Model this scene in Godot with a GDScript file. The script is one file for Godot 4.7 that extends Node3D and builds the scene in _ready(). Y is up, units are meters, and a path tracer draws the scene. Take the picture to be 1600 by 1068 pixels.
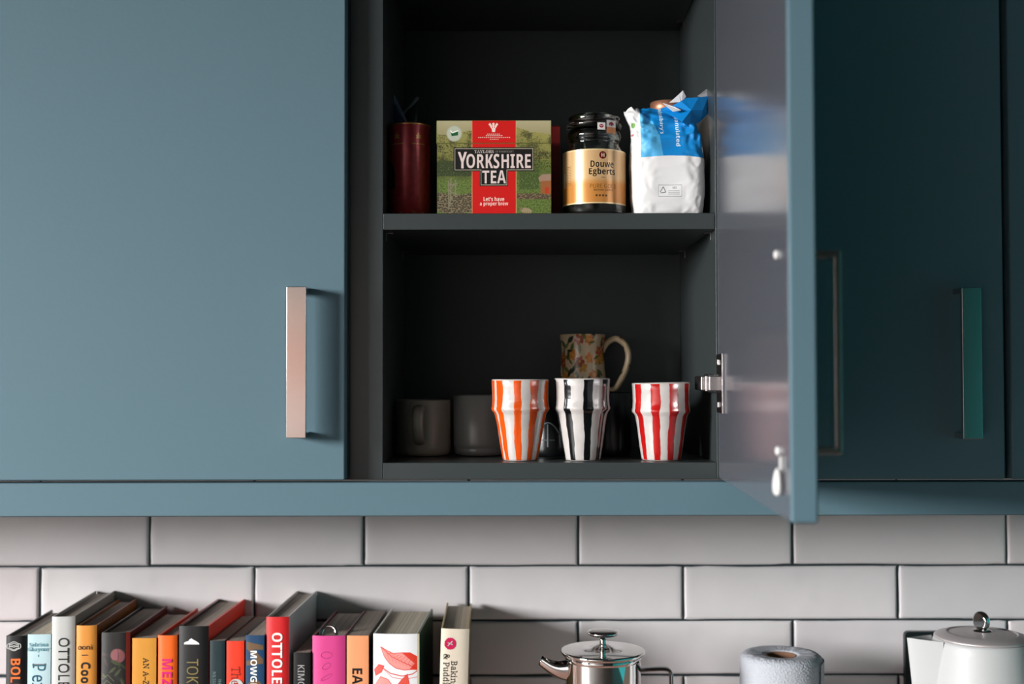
extends Node3D
# A run of painted kitchen wall cabinets, one of them open, above a tiled splashback with cookbooks,
# a coffee press, a paper roll and a kettle on the worktop. Metres, y up, floor at y = 0.
# The fronts of the cabinet bodies lie in the plane z = 0, the tiles' faces in z = -0.32.

const EYE := Vector3(0.0, 1.48, 1.43)
const FOCAL := 1929.0            # focal length in pixels of the 1600 x 1068 frame
const TOP := 0.90                # worktop
const SHELF_LOW := 1.48 - 0.1001 # top of the cabinet floor
const SHELF_MID := 1.48 + 0.1890 # top of the middle shelf

var M := {}
var cam: Camera3D
var rng := RandomNumberGenerator.new()


func _ready() -> void:
	rng.seed = 7
	stage()
	make_materials()
	room()
	splashback()
	cabinets()
	upper_shelf()
	lower_shelf()
	books()
	counter_things()


func stage() -> void:
	cam = Camera3D.new()
	cam.name = "camera"
	cam.position = EYE
	cam.basis = Basis.from_euler(Vector3(atan(53.0 / FOCAL), 0.0, -0.0019))
	cam.fov = rad_to_deg(2.0 * atan(534.0 / FOCAL))
	var lens := CameraAttributesPhysical.new()
	lens.frustum_focal_length = 12.0 / (534.0 / FOCAL)
	lens.frustum_focus_distance = 1.47
	lens.exposure_aperture = 3.4
	lens.frustum_near = 0.05
	lens.frustum_far = 60.0
	cam.attributes = lens
	add_child(cam)
	cam.current = true

	var sm := ProceduralSkyMaterial.new()
	sm.sky_top_color = Color(0.62, 0.72, 0.86)
	sm.sky_horizon_color = Color(0.86, 0.88, 0.92)
	sm.ground_horizon_color = Color(0.45, 0.45, 0.45)
	sm.ground_bottom_color = Color(0.30, 0.30, 0.29)
	sm.sun_angle_max = 0.0
	var sky := Sky.new()
	sky.sky_material = sm
	var e := Environment.new()
	e.background_mode = Environment.BG_SKY
	e.sky = sky
	e.background_energy_multiplier = 2.0
	e.tonemap_mode = Environment.TONE_MAPPER_LINEAR
	e.tonemap_exposure = 1.0
	e.sdfgi_enabled = true
	e.ssao_enabled = true
	e.ssil_enabled = true
	var we := WorldEnvironment.new()
	we.name = "surroundings"
	we.environment = e
	add_child(we)

	# daylight entering through the window in the left wall
	var day := AreaLight3D.new()
	day.name = "window_daylight"
	day.area_size = Vector2(2.90, 1.86)
	day.position = Vector3(-6.97, 2.75, 4.40)
	day.rotation = Vector3(0.0, -PI / 2.0, 0.0)
	day.light_color = Color(0.99, 0.99, 0.985)
	day.light_energy = 190.0
	day.area_range = 20.0
	day.area_attenuation = 2.0
	day.shadow_enabled = true
	add_child(day)


# ---------------------------------------------------------------- helpers

func at(px: float, py: float, z: float) -> Vector3:   # the point of the plane z that the photograph shows at that pixel
	var d := cam.basis * Vector3((px - 800.0) / FOCAL, (534.0 - py) / FOCAL, -1.0)
	return EYE + d * ((z - EYE.z) / d.z)


func mat(c: Color, rough := 0.5, metal := 0.0, spec := 0.5) -> StandardMaterial3D:
	var m := StandardMaterial3D.new()
	m.albedo_color = c
	m.roughness = rough
	m.metallic = metal
	m.metallic_specular = spec
	return m


func print_mat(im: Image, rough := 0.5, metal := 0.0) -> StandardMaterial3D:
	var m := mat(Color.WHITE, rough, metal)
	m.albedo_texture = ImageTexture.create_from_image(im)
	return m


func noise(seed_: int, freq: float, kind := FastNoiseLite.TYPE_SIMPLEX_SMOOTH, octaves := 3) -> FastNoiseLite:
	var n := FastNoiseLite.new()
	n.seed = seed_
	n.noise_type = kind
	n.frequency = freq
	n.fractal_octaves = octaves
	return n


func noise_normal(seed_: int, freq: float, strength: float) -> NoiseTexture2D:
	var t := NoiseTexture2D.new()
	t.width = 256
	t.height = 256
	t.seamless = true
	t.as_normal_map = true
	t.bump_strength = strength
	t.noise = noise(seed_, freq)
	return t


class Shape:
	var v := PackedVector3Array()
	var n := PackedVector3Array()
	var u := PackedVector2Array()
	var i := PackedInt32Array()

	func add(p: Vector3, q: Vector3, uv := Vector2.ZERO) -> int:
		v.append(p); n.append(q); u.append(uv)
		return v.size() - 1

	func tri(a: int, b: int, c: int) -> void:      # turned so that the face looks the way its normals do
		if (v[b] - v[a]).cross(v[c] - v[a]).dot(n[a] + n[b] + n[c]) > 0.0:
			i.append(a); i.append(c); i.append(b)
		else:
			i.append(a); i.append(b); i.append(c)

	func quad(a: int, b: int, c: int, d: int) -> void:
		tri(a, b, c); tri(a, c, d)

	func flat(a: Vector3, b: Vector3, c: Vector3, facing: Vector3, ua := Vector2.ZERO, ub := Vector2.ZERO, uc := Vector2.ZERO) -> void:
		var q := (b - a).cross(c - a).normalized()
		if q.dot(facing) < 0.0:
			q = -q
		tri(add(a, q, ua), add(b, q, ub), add(c, q, uc))

	func mesh() -> ArrayMesh:
		var arrays := []
		arrays.resize(Mesh.ARRAY_MAX)
		arrays[Mesh.ARRAY_VERTEX] = v
		arrays[Mesh.ARRAY_NORMAL] = n
		arrays[Mesh.ARRAY_TEX_UV] = u
		arrays[Mesh.ARRAY_INDEX] = i
		var m := ArrayMesh.new()
		m.add_surface_from_arrays(Mesh.PRIMITIVE_TRIANGLES, arrays)
		return m

	# a box with eased edges; the uv of its front (+z) face runs 0..1 from the top left corner
	func box(c: Vector3, size: Vector3, bevel := 0.001, t := Transform3D.IDENTITY) -> void:
		var h := size / 2.0
		var b: float = minf(bevel, minf(h.x, minf(h.y, h.z)) * 0.99)
		var id := {}
		for sx: int in [-1, 1]:
			for sy: int in [-1, 1]:
				for sz: int in [-1, 1]:
					var s := Vector3(sx, sy, sz)
					for k in 3:
						var p := s * (h - Vector3(b, b, b))
						p[k] = s[k] * h[k]
						var q := Vector3.ZERO
						q[k] = s[k]
						var uv := Vector2(p.x / size.x + 0.5, 0.5 - p.y / size.y)
						id[Vector4i(sx, sy, sz, k)] = add(t * (c + p), t.basis * q, uv)
		for k in 3:
			var a := (k + 1) % 3
			var o := (k + 2) % 3
			for s: int in [-1, 1]:
				var r := []
				for w: Vector2i in [Vector2i(-1, -1), Vector2i(1, -1), Vector2i(1, 1), Vector2i(-1, 1)]:
					var g := Vector4i(0, 0, 0, k)
					g[k] = s; g[a] = w.x; g[o] = w.y
					r.append(id[g])
				quad(r[0], r[1], r[2], r[3])
			for s1: int in [-1, 1]:
				for s2: int in [-1, 1]:      # the edge along axis k
					var r := []
					for w: Vector2i in [Vector2i(-1, a), Vector2i(1, a), Vector2i(1, o), Vector2i(-1, o)]:
						var g := Vector4i(0, 0, 0, w.y)
						g[k] = w.x; g[a] = s1; g[o] = s2
						r.append(id[g])
					quad(r[0], r[1], r[2], r[3])
		for sx: int in [-1, 1]:
			for sy: int in [-1, 1]:
				for sz: int in [-1, 1]:
					tri(id[Vector4i(sx, sy, sz, 0)], id[Vector4i(sx, sy, sz, 1)], id[Vector4i(sx, sy, sz, 2)])

	# a profile of (radius, height) turned round y; a point given twice makes a sharp edge; u runs from the back round by the left
	func lathe(prof: Array, seg := 48, t := Transform3D.IDENTITY) -> void:
		var lo := 1e9
		var hi := -1e9
		for p: Vector2 in prof:
			lo = minf(lo, p.y)
			hi = maxf(hi, p.y)
		var start := 0
		for k in range(1, prof.size() + 1):
			if k == prof.size() or (prof[k] as Vector2).is_equal_approx(prof[k - 1]):
				if k - start > 1:
					run(prof.slice(start, k), seg, t, lo, hi)
				start = k

	func run(prof: Array, seg: int, t: Transform3D, lo: float, hi: float) -> void:
		var rows := []
		for k in prof.size():
			var p: Vector2 = prof[k]
			var d := Vector2.ZERO
			if k > 0: d += (p - prof[k - 1]).normalized()
			if k < prof.size() - 1: d += (prof[k + 1] - p).normalized()
			var q := Vector2(d.y, -d.x).normalized()
			var row := []
			for s in seg + 1:
				var w := TAU * s / seg
				var out := Vector3(-sin(w), 0.0, -cos(w))
				row.append(add(t * (out * p.x + Vector3(0, p.y, 0)), t.basis * (out * q.x + Vector3(0, q.y, 0)), Vector2(float(s) / seg, 1.0 - (p.y - lo) / maxf(hi - lo, 1e-6))))
			rows.append(row)
		for k in rows.size() - 1:
			for s in seg:
				quad(rows[k][s], rows[k][s + 1], rows[k + 1][s + 1], rows[k + 1][s])

	# a surface p(a, b) over a grid, normals from its neighbours; out says which way it looks (its centre is used if closed)
	func sheet(na: int, nb: int, f: Callable, closed := false, outward := 1.0) -> void:
		var P := []
		for b in nb + 1:
			var row := []
			for a in na + 1:
				row.append(f.call(float(a) / na, float(b) / nb))
			P.append(row)
		var ids := []
		for b in nb + 1:
			var row := []
			for a in na + 1:
				var a0: int = a - 1 if a > 0 else (na - 1 if closed else 0)
				var a1: int = a + 1 if a < na else (1 if closed else na)
				var b0: int = maxi(b - 1, 0)
				var b1: int = mini(b + 1, nb)
				var q: Vector3 = (P[b][a1][0] - P[b][a0][0]).cross(P[b1][a][0] - P[b0][a][0])
				row.append(add(P[b][a][0], q.normalized() * outward, P[b][a][1]))
			ids.append(row)
		for b in nb:
			for a in na:
				quad(ids[b][a], ids[b][a + 1], ids[b + 1][a + 1], ids[b + 1][a])

	# a round or oval section swept along points; w and h are its half sizes, side the direction of w at the start
	func tube(path: Array, w: float, h := -1.0, side := Vector3(0, 0, 1), seg := 12, taper := 1.0) -> void:
		if h < 0.0: h = w
		var rows := []
		for k in path.size():
			var p: Vector3 = path[k]
			var d: Vector3 = ((path[mini(k + 1, path.size() - 1)] as Vector3) - (path[maxi(k - 1, 0)] as Vector3)).normalized()
			var s := (side - d * side.dot(d)).normalized()
			var o := d.cross(s).normalized()
			var g := lerpf(1.0, taper, float(k) / (path.size() - 1))
			var row := []
			for j in seg:
				var w2 := TAU * j / seg
				row.append(add(p + (s * cos(w2) * w + o * sin(w2) * h) * g, (s * cos(w2) / w + o * sin(w2) / h).normalized(), Vector2(float(j) / seg, float(k) / path.size())))
			rows.append(row)
		for k in rows.size() - 1:
			for j in seg:
				quad(rows[k][j], rows[k][(j + 1) % seg], rows[k + 1][(j + 1) % seg], rows[k + 1][j])
		for e: int in [0, rows.size() - 1]:
			var p: Vector3 = path[e]
			var d: Vector3 = (p - (path[1 if e == 0 else e - 1] as Vector3)).normalized()
			var c := add(p, d)
			for j in seg:
				var a := add(v[rows[e][j]], d)
				var b := add(v[rows[e][(j + 1) % seg]], d)
				tri(c, a, b)

	# a flat outline (x, y) with thickness along z, front face at z
	func plate(outline: PackedVector2Array, z: float, thick: float) -> void:
		var ids := Geometry2D.triangulate_polygon(outline)
		for k in range(0, ids.size(), 3):
			for zz: float in [z, z - thick]:
				var p := []
				for m in 3:
					var o := outline[ids[k + m]]
					p.append(Vector3(o.x, o.y, zz))
				flat(p[0], p[1], p[2], Vector3(0, 0, 1 if zz == z else -1))
		var mid := Vector2.ZERO
		for o in outline: mid += o / outline.size()
		for k in outline.size():
			var a := outline[k]
			var b := outline[(k + 1) % outline.size()]
			var e := b - a
			var q := Vector2(e.y, -e.x)
			if Geometry2D.is_point_in_polygon((a + b) / 2.0 + q.normalized() * 1e-5, outline): q = -q
			var f := Vector3(q.x, q.y, 0)
			flat(Vector3(a.x, a.y, z), Vector3(b.x, b.y, z), Vector3(b.x, b.y, z - thick), f)
			flat(Vector3(a.x, a.y, z), Vector3(b.x, b.y, z - thick), Vector3(a.x, a.y, z - thick), f)


var used := {}

func numbered(called: String) -> String:
	used[called] = used.get(called, -1) + 1
	return called if used[called] == 0 else "%s_%03d" % [called, used[called]]


func tag(o: Node3D, label: String, category: String, group := "") -> Node3D:
	o.set_meta("label", label)
	o.set_meta("category", category)
	if group: o.set_meta("group", group)
	return o


func thing(called: String, label: String, category: String, where := Vector3.ZERO, turn := 0.0, group := "") -> Node3D:
	var o := Node3D.new()
	o.name = numbered(called)
	o.position = where
	o.rotation.y = turn
	add_child(o, true)
	tag(o, label, category, group)
	return o


func put(called: String, s: Variant, m: Material, parent: Node3D) -> MeshInstance3D:
	var o := MeshInstance3D.new()
	o.name = called if parent != self else numbered(called)
	o.mesh = s.mesh() if s is Shape else s
	o.material_override = m
	o.cast_shadow = GeometryInstance3D.SHADOW_CASTING_SETTING_ON
	parent.add_child(o, true)
	return o


func struct(called: String, s: Variant, m: Material, parent: Node3D = self) -> MeshInstance3D:
	var o := put(called, s, m, parent)
	if parent == self: o.set_meta("kind", "structure")
	return o


func boxed(c: Vector3, size: Vector3, bevel := 0.001) -> Shape:
	var s := Shape.new()
	s.box(c, size, bevel)
	return s


func span(a: Vector3, b: Vector3, bevel := 0.001) -> Shape:
	return boxed((a + b) / 2.0, (b - a).abs(), bevel)


func turned(prof: Array, seg := 48) -> Shape:
	var s := Shape.new()
	s.lathe(prof, seg)
	return s


func curve(points: Array, steps: int) -> Array:         # a smooth line through the points
	var c := Curve3D.new()
	for k in points.size():
		var a: Vector3 = points[maxi(k - 1, 0)]
		var b: Vector3 = points[mini(k + 1, points.size() - 1)]
		c.add_point(points[k], -(b - a) / 6.0, (b - a) / 6.0)
	var out := []
	for k in steps + 1:
		out.append(c.sample_baked(c.get_baked_length() * k / steps, true))
	return out


# ---------------------------------------------------------------- lettering

var fonts := {}

func font(kind: String) -> SystemFont:
	if not fonts.has(kind):
		var f := SystemFont.new()
		f.font_names = PackedStringArray(["Droid Serif" if kind.contains("serif") else "Droid Sans"])
		f.font_weight = 700 if kind.contains("bold") else 400
		fonts[kind] = f
	return fonts[kind]


var cap := {}

func text_arrays(words: String, kind: String, depth: float) -> Array:
	var t := TextMesh.new()
	t.font = font(kind)
	t.text = words
	t.font_size = 64
	t.pixel_size = 1.0 / 64.0
	t.depth = depth
	t.curve_step = 2.0
	t.horizontal_alignment = HORIZONTAL_ALIGNMENT_LEFT
	t.vertical_alignment = VERTICAL_ALIGNMENT_BOTTOM
	return t.surface_get_arrays(0)


func cap_box(kind: String) -> Vector2:                 # bottom and top of a capital
	if not cap.has(kind):
		var lo := 1e9
		var hi := -1e9
		for p: Vector3 in text_arrays("H", kind, 0.0)[Mesh.ARRAY_VERTEX]:
			lo = minf(lo, p.y)
			hi = maxf(hi, p.y)
		cap[kind] = Vector2(lo, hi)
	return cap[kind]


# raised print: starts at x = 0, capitals centred on y = 0 and tall as given
func letters(words: String, kind: String, tall: float, m: Material, parent: Node3D, where: Vector3, roll := 0.0, stretch := 1.0, centred := false) -> MeshInstance3D:
	var arr := text_arrays(words, kind, 0.02)
	var box := cap_box(kind)
	var k := tall / (box.y - box.x)
	var v: PackedVector3Array = arr[Mesh.ARRAY_VERTEX]
	var lo := 1e9
	var hi := -1e9
	for p in v:
		lo = minf(lo, p.x)
		hi = maxf(hi, p.x)
	var off := (lo + hi) / 2.0 if centred else lo
	for j in v.size():
		v[j] = Vector3((v[j].x - off) * k * stretch, (v[j].y - (box.x + box.y) / 2.0) * k, v[j].z * 0.012)
	arr[Mesh.ARRAY_VERTEX] = v
	var am := ArrayMesh.new()
	am.add_surface_from_arrays(Mesh.PRIMITIVE_TRIANGLES, arr)
	var o := put("lettering", am, m, parent)
	o.position = where
	o.rotation.z = roll
	return o


# print in an image: the words fill the rectangle from its top left corner; turned reads downwards
func stamp(im: Image, words: String, kind: String, r: Rect2, c: Color, turned_ := false) -> void:
	var arr := text_arrays(words, kind, 0.0)
	var v: PackedVector3Array = arr[Mesh.ARRAY_VERTEX]
	var ix: PackedInt32Array = arr[Mesh.ARRAY_INDEX]
	var lo := Vector2(1e9, 1e9)
	var hi := -lo
	for p in v:
		lo = lo.min(Vector2(p.x, p.y))
		hi = hi.max(Vector2(p.x, p.y))
	var q := PackedVector2Array()
	for p in v:
		var w := (Vector2(p.x, p.y) - lo) / (hi - lo)
		w = Vector2(w.y, w.x) if turned_ else Vector2(w.x, 1.0 - w.y)
		if turned_: w.x = w.x
		q.append(r.position + w * r.size)
	var count := ix.size() if ix.size() else v.size()
	for k in range(0, count, 3):
		var a := q[ix[k] if ix.size() else k]
		var b := q[ix[k + 1] if ix.size() else k + 1]
		var d := q[ix[k + 2] if ix.size() else k + 2]
		fill_tri(im, a, b, d, c)


func fill_tri(im: Image, a: Vector2, b: Vector2, d: Vector2, c: Color) -> void:
	var area := (b - a).cross(d - a)
	if absf(area) < 1e-6: return
	var lo := a.min(b).min(d).floor()
	var hi := a.max(b).max(d).ceil()
	for y in range(maxi(int(lo.y), 0), mini(int(hi.y) + 1, im.get_height())):
		for x in range(maxi(int(lo.x), 0), mini(int(hi.x) + 1, im.get_width())):
			var p := Vector2(x + 0.5, y + 0.5)
			var s := (b - a).cross(p - a) / area
			var t := (d - b).cross(p - b) / area
			var w := (a - d).cross(p - d) / area
			if s >= -0.001 and t >= -0.001 and w >= -0.001:
				im.set_pixel(x, y, c)


func fill_poly(im: Image, pts: PackedVector2Array, c: Color) -> void:
	var ids := Geometry2D.triangulate_polygon(pts)
	for k in range(0, ids.size(), 3):
		fill_tri(im, pts[ids[k]], pts[ids[k + 1]], pts[ids[k + 2]], c)


func fill_oval(im: Image, c0: Vector2, rad: Vector2, turn: float, c: Color) -> void:
	var pts := PackedVector2Array()
	for k in 28:
		pts.append(c0 + (Vector2(cos(TAU * k / 28), sin(TAU * k / 28)) * rad).rotated(turn))
	fill_poly(im, pts, c)


func fill_leaf(im: Image, c0: Vector2, length: float, width: float, turn: float, c: Color) -> void:
	var pts := PackedVector2Array()
	for k in 9:
		pts.append(c0 + Vector2(-length + length * k / 4.0, width * sin(PI * k / 8.0)).rotated(turn))
	for k in range(7, 0, -1):
		pts.append(c0 + Vector2(-length + length * k / 4.0, -width * sin(PI * k / 8.0)).rotated(turn))
	fill_poly(im, pts, c)


func stroke(im: Image, pts: Array, w: float, c: Color) -> void:
	for k in pts.size() - 1:
		var a: Vector2 = pts[k]
		var b: Vector2 = pts[k + 1]
		var q := (b - a).orthogonal().normalized() * w / 2.0
		fill_tri(im, a + q, b + q, b - q, c)
		fill_tri(im, a + q, b - q, a - q, c)


# ---------------------------------------------------------------- materials

func make_materials() -> void:
	M.paint = mat(Color(0.345, 0.446, 0.489), 0.66, 0.0, 0.40)
	M.paint.normal_enabled = true
	M.paint.normal_texture = noise_normal(11, 0.05, 1.2)
	M.paint.normal_scale = 0.12
	M.paint.uv1_triplanar = true
	M.paint.uv1_scale = Vector3(9, 9, 9)
	M.carcass = mat(Color(0.218, 0.24, 0.243), 0.30)
	M.back = mat(Color(0.155, 0.200, 0.198), 0.45)
	M.door_inside = mat(Color(0.335, 0.345, 0.375), 0.19, 0.0, 0.85)
	M.steel = mat(Color(0.82, 0.79, 0.77), 0.16, 1.0)
	M.polished = mat(Color(0.86, 0.85, 0.84), 0.06, 1.0)
	M.satin = mat(Color(0.72, 0.71, 0.71), 0.22, 1.0)
	M.grout = mat(Color(0.115, 0.165, 0.180), 0.9)
	M.white_plastic = mat(Color(0.88, 0.87, 0.86), 0.35)
	M.pin = mat(Color(0.55, 0.55, 0.55), 0.3, 1.0)
	M.dark = mat(Color(0.05, 0.055, 0.06), 0.5)
	M.gold = mat(Color(0.80, 0.58, 0.36), 0.3, 1.0)


func room() -> void:
	var plaster := mat(Color(0.46, 0.47, 0.47), 0.9)
	var teal := mat(Color(0.11, 0.62, 0.63), 0.7)
	var bright := mat(Color(0.72, 0.70, 0.69), 0.9)
	var deep := mat(Color(0.15, 0.18, 0.17), 0.7)
	var boards := mat(Color(0.22, 0.20, 0.19), 0.5)
	struct("floor", span(Vector3(-7.15, -0.12, -0.50), Vector3(3.65, 0.0, 7.35), 0.002), boards)
	struct("ceiling", span(Vector3(-7.15, 4.10, -0.50), Vector3(3.65, 4.22, 7.35), 0.002), plaster)
	struct("wall_right", span(Vector3(3.50, 0, -0.50), Vector3(3.65, 4.10, 7.35), 0.002), teal)
	struct("wall_rear", span(Vector3(-0.35, 0, 7.20), Vector3(3.50, 4.10, 7.35), 0.002), deep)
	struct("wall_rear", span(Vector3(-7.00, 0, 7.20), Vector3(-0.3501, 4.10, 7.35), 0.002), bright)
	# the left wall stands round the window opening
	var w := Shape.new()
	for b: Array in [[Vector3(-7.15, 0, -0.50), Vector3(-7.0, 4.10, 2.92)], [Vector3(-7.15, 0, 5.88), Vector3(-7.0, 4.10, 7.35)], [Vector3(-7.15, 0, 2.92), Vector3(-7.0, 1.79, 5.88)], [Vector3(-7.15, 3.71, 2.92), Vector3(-7.0, 4.10, 5.88)]]:
		w.box((b[0] + b[1]) / 2.0, b[1] - b[0], 0.001)
	struct("wall_left", w, plaster)
	# the wide opening between the kitchen and the window end of the room has a lowered head
	struct("wall_header", span(Vector3(-3.60, 2.37, -0.32), Vector3(-3.45, 4.10, 7.20), 0.002), plaster)
	var frame := Shape.new()
	for b: Array in [[Vector3(-7.10, 1.79, 2.92), Vector3(-7.05, 1.84, 5.88)], [Vector3(-7.10, 3.66, 2.92), Vector3(-7.05, 3.71, 5.88)], [Vector3(-7.10, 1.84, 2.92), Vector3(-7.05, 3.66, 2.97)], [Vector3(-7.10, 1.84, 5.83), Vector3(-7.05, 3.66, 5.88)], [Vector3(-7.10, 1.84, 3.88), Vector3(-7.05, 3.66, 3.92)], [Vector3(-7.10, 1.84, 4.88), Vector3(-7.05, 3.66, 4.92)]]:
		frame.box((b[0] + b[1]) / 2.0, b[1] - b[0], 0.004)
	var win := struct("window_1", frame, M.white_plastic)
	var glass := StandardMaterial3D.new()
	glass.albedo_color = Color(1, 1, 1, 0.05)
	glass.transparency = BaseMaterial3D.TRANSPARENCY_ALPHA
	glass.roughness = 0.0
	for z: float in [3.425, 4.40, 5.375]:
		put("pane", boxed(Vector3(-7.075, 2.75, z), Vector3(0.004, 1.82, 0.91 if z != 4.40 else 0.96), 0.0005), glass, win)
	# a sideboard with a lit table lamp stands against the far wall, behind the camera
	var low := thing("sideboard", "mauve painted sideboard against the wall facing the kitchen units", "sideboard", Vector3(-1.5, 0, 6.90))
	put("body", span(Vector3(-0.75, 0.0, -0.25), Vector3(0.75, 0.95, 0.298), 0.004), mat(Color(0.62, 0.50, 0.50), 0.6), low)
	var lamp := thing("table_lamp", "table lamp with glowing peach shade standing on the sideboard", "lamp", Vector3(-1.44, 0.9502, 6.88))
	put("base", turned([Vector2(0, 0), Vector2(0.09, 0.0), Vector2(0.09, 0.012), Vector2(0.03, 0.05), Vector2(0.045, 0.20), Vector2(0.012, 0.36), Vector2(0.012, 0.52), Vector2(0, 0.52)], 32), M.white_plastic, lamp)
	var shade := mat(Color(0.40, 0.20, 0.12), 0.8)
	shade.emission_enabled = true
	shade.emission = Color(0.95, 0.50, 0.28)
	shade.emission_energy_multiplier = 0.66
	put("lamp_shade", turned([Vector2(0.23, 0.41), Vector2(0.18, 0.88), Vector2(0.18, 0.88), Vector2(0.177, 0.88), Vector2(0.177, 0.88), Vector2(0.227, 0.41)], 40), shade, lamp)
	var glow := OmniLight3D.new()
	glow.name = "lamp_glow"
	glow.position = Vector3(0, 0.62, 0)
	glow.light_color = Color(1.0, 0.91, 0.85)
	glow.light_energy = 0.12
	glow.light_size = 0.04
	glow.omni_range = 12.0
	glow.omni_attenuation = 2.0
	glow.shadow_enabled = true
	lamp.add_child(glow)
	struct("wall_back", span(Vector3(-7.00, 0, -0.50), Vector3(3.50, 4.10, -0.3235), 0.001), plaster)
	var top := mat(Color(0.80, 0.63, 0.57), 0.4)
	tag(put("worktop", span(Vector3(-2.6, TOP - 0.04, -0.3233), Vector3(1.6, TOP, 0.29), 0.003), top, self), "pale wooden worktop below the tiles under the books and kettle", "worktop")
	tag(put("base_cabinet", span(Vector3(-2.6, 0.0, -0.3233), Vector3(1.6, TOP - 0.0401, 0.26), 0.003), M.paint, self), "painted base cabinet run carrying the worktop", "cabinet")


func splashback() -> void:
	var wall: Node3D = get_node("wall_back")
	put("grout_bed", span(Vector3(-1.0, TOP + 0.0005, -0.3234), Vector3(1.0, 1.3595, -0.3224), 0.0002), M.grout, wall)
	var pitch := Vector2(0.3027, 0.07675)
	var size := Vector2(0.2995, 0.0735)
	var glaze := []
	for k in 4:
		var m := mat([Color(0.785, 0.765, 0.77), Color(0.77, 0.755, 0.765), Color(0.795, 0.78, 0.785), Color(0.775, 0.75, 0.755)][k], 0.30)
		m.normal_enabled = true
		m.normal_texture = noise_normal(40 + k, 0.012, 3.0)
		m.normal_scale = 0.25
		m.uv1_scale = Vector3(1.0, 0.35, 1.0)
		glaze.append(m)
	var meshes := {}
	for k in 6:
		meshes[k] = tile_mesh(size, 60 + k).mesh()
	var first := 1.48 - 0.2677 + pitch.y / 2.0           # centre of the row right below the cabinets
	for row in range(-1, 5):
		var y := first - row * pitch.y
		var joint: float = ((235.0 if row % 2 == 0 else 398.5) - 800.0) / 1102.0   # a joint of that row
		for k in range(-3, 6):
			var x := joint + (k + 0.5) * pitch.x
			if x < -0.90 or x > 1.0: continue
			var s: Variant = meshes[rng.randi() % 6]
			if row == -1:
				s = tile_mesh(Vector2(size.x, 0.066), 70 + k)
				y = 1.3565 - 0.033
			elif row == 4:
				var h := y + size.y / 2.0 - TOP - 0.001
				if h < 0.01: continue
				s = tile_mesh(Vector2(size.x, h), 90 + k)
				y = TOP + 0.001 + h / 2.0
			var o := put("tile", s, glaze[rng.randi() % 4], wall)
			o.position = Vector3(x + rng.randf_range(-0.0004, 0.0004), y, -0.3224)
			o.rotation = Vector3(rng.randf_range(-0.003, 0.003), rng.randf_range(-0.003, 0.003), rng.randf_range(-0.0012, 0.0012))
	# black double socket plate behind the kettle
	var t := thing("socket_plate", "black rounded double socket plate on the tiles behind the white kettle", "socket", Vector3.ZERO)
	var a := at(1414, 986.5, -0.3105)
	var out := PackedVector2Array()
	for c: Array in [[a.x + 0.146, a.y, 0.0], [a.x, a.y, 1.0], [a.x, a.y - 0.086, 2.0], [a.x + 0.146, a.y - 0.086, 3.0]]:
		var r := 0.006
		var mid := Vector2(c[0] + (r if c[2] == 1.0 or c[2] == 2.0 else -r), c[1] + (-r if c[2] < 1.5 else r))
		for k in 6:
			var w: float = PI / 2.0 * (c[2] + k / 5.0)
			out.append(mid + Vector2(cos(w), sin(w)) * r)
	var plate := Shape.new()
	plate.plate(out, -0.3105, 0.0088)
	var black := mat(Color(0.06, 0.085, 0.09), 0.35)
	put("face_plate", plate, black, t)
	for k in 2:
		put("rocker_switch", boxed(Vector3(a.x + 0.028 + 0.075 * k, a.y - 0.025, -0.3100), Vector3(0.012, 0.02, 0.004), 0.001), black, t)


# a glazed tile with pillowed, slightly uneven edges; back at z = 0
func tile_mesh(size: Vector2, seed_: int) -> Shape:
	var n := noise(seed_, 9.0)
	var s := Shape.new()
	var xs := [0.0, 0.004, 0.012, 0.035, 0.1, 0.3, 0.5, 0.7, 0.9, 0.965, 0.988, 0.996, 1.0]
	var ys := [0.0, 0.018, 0.05, 0.15, 0.5, 0.85, 0.95, 0.982, 1.0]
	var f := func(a: float, b: float) -> Array:
		var ia := int(round(a * 12.0))
		var ib := int(round(b * 8.0))
		var u: float = xs[ia]
		var v: float = ys[ib]
		var x := (u - 0.5) * size.x
		var y := (v - 0.5) * size.y
		var ex := minf(u, 1.0 - u) * size.x
		var ey := minf(v, 1.0 - v) * size.y
		var e := minf(ex, ey)
		if ia == 0 or ia == 12: x += n.get_noise_2d(y * 9.0, 5.0 + ia) * 0.0012
		if ib == 0 or ib == 8: y += n.get_noise_2d(x * 4.0, 25.0 + ib) * 0.0016
		var z := 0.0030 * (1.0 - exp(-e / 0.0011)) + 0.00025 * n.get_noise_2d(x * 2.0, y * 2.0)
		if e <= 0.0: z = 0.0
		return [Vector3(x, y, z), Vector2(u, v)]
	s.sheet(12, 8, f)
	var c := [Vector3(-size.x / 2, -size.y / 2, 0), Vector3(size.x / 2, -size.y / 2, 0), Vector3(size.x / 2, size.y / 2, 0), Vector3(-size.x / 2, size.y / 2, 0)]
	s.flat(c[0], c[1], c[2], Vector3(0, 0, -1))
	s.flat(c[0], c[2], c[3], Vector3(0, 0, -1))
	return s


# ---------------------------------------------------------------- cabinets

const BASE_Y := 1.3606       # underside of the cabinet bodies
const TOP_Y := 2.08


# a bent flat steel bar on two legs; its door face is the plane z = 0, it stands out along +z
func handle_shape(tall := 0.1695) -> Shape:
	var s := Shape.new()
	s.box(Vector3(0, 0, 0.0256), Vector3(0.0222, tall, 0.006), 0.0008)
	for k: int in [-1, 1]:
		s.box(Vector3(0, k * (tall / 2.0 - 0.003), 0.0120), Vector3(0.0222, 0.006, 0.0240), 0.0006)
	return s


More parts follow.
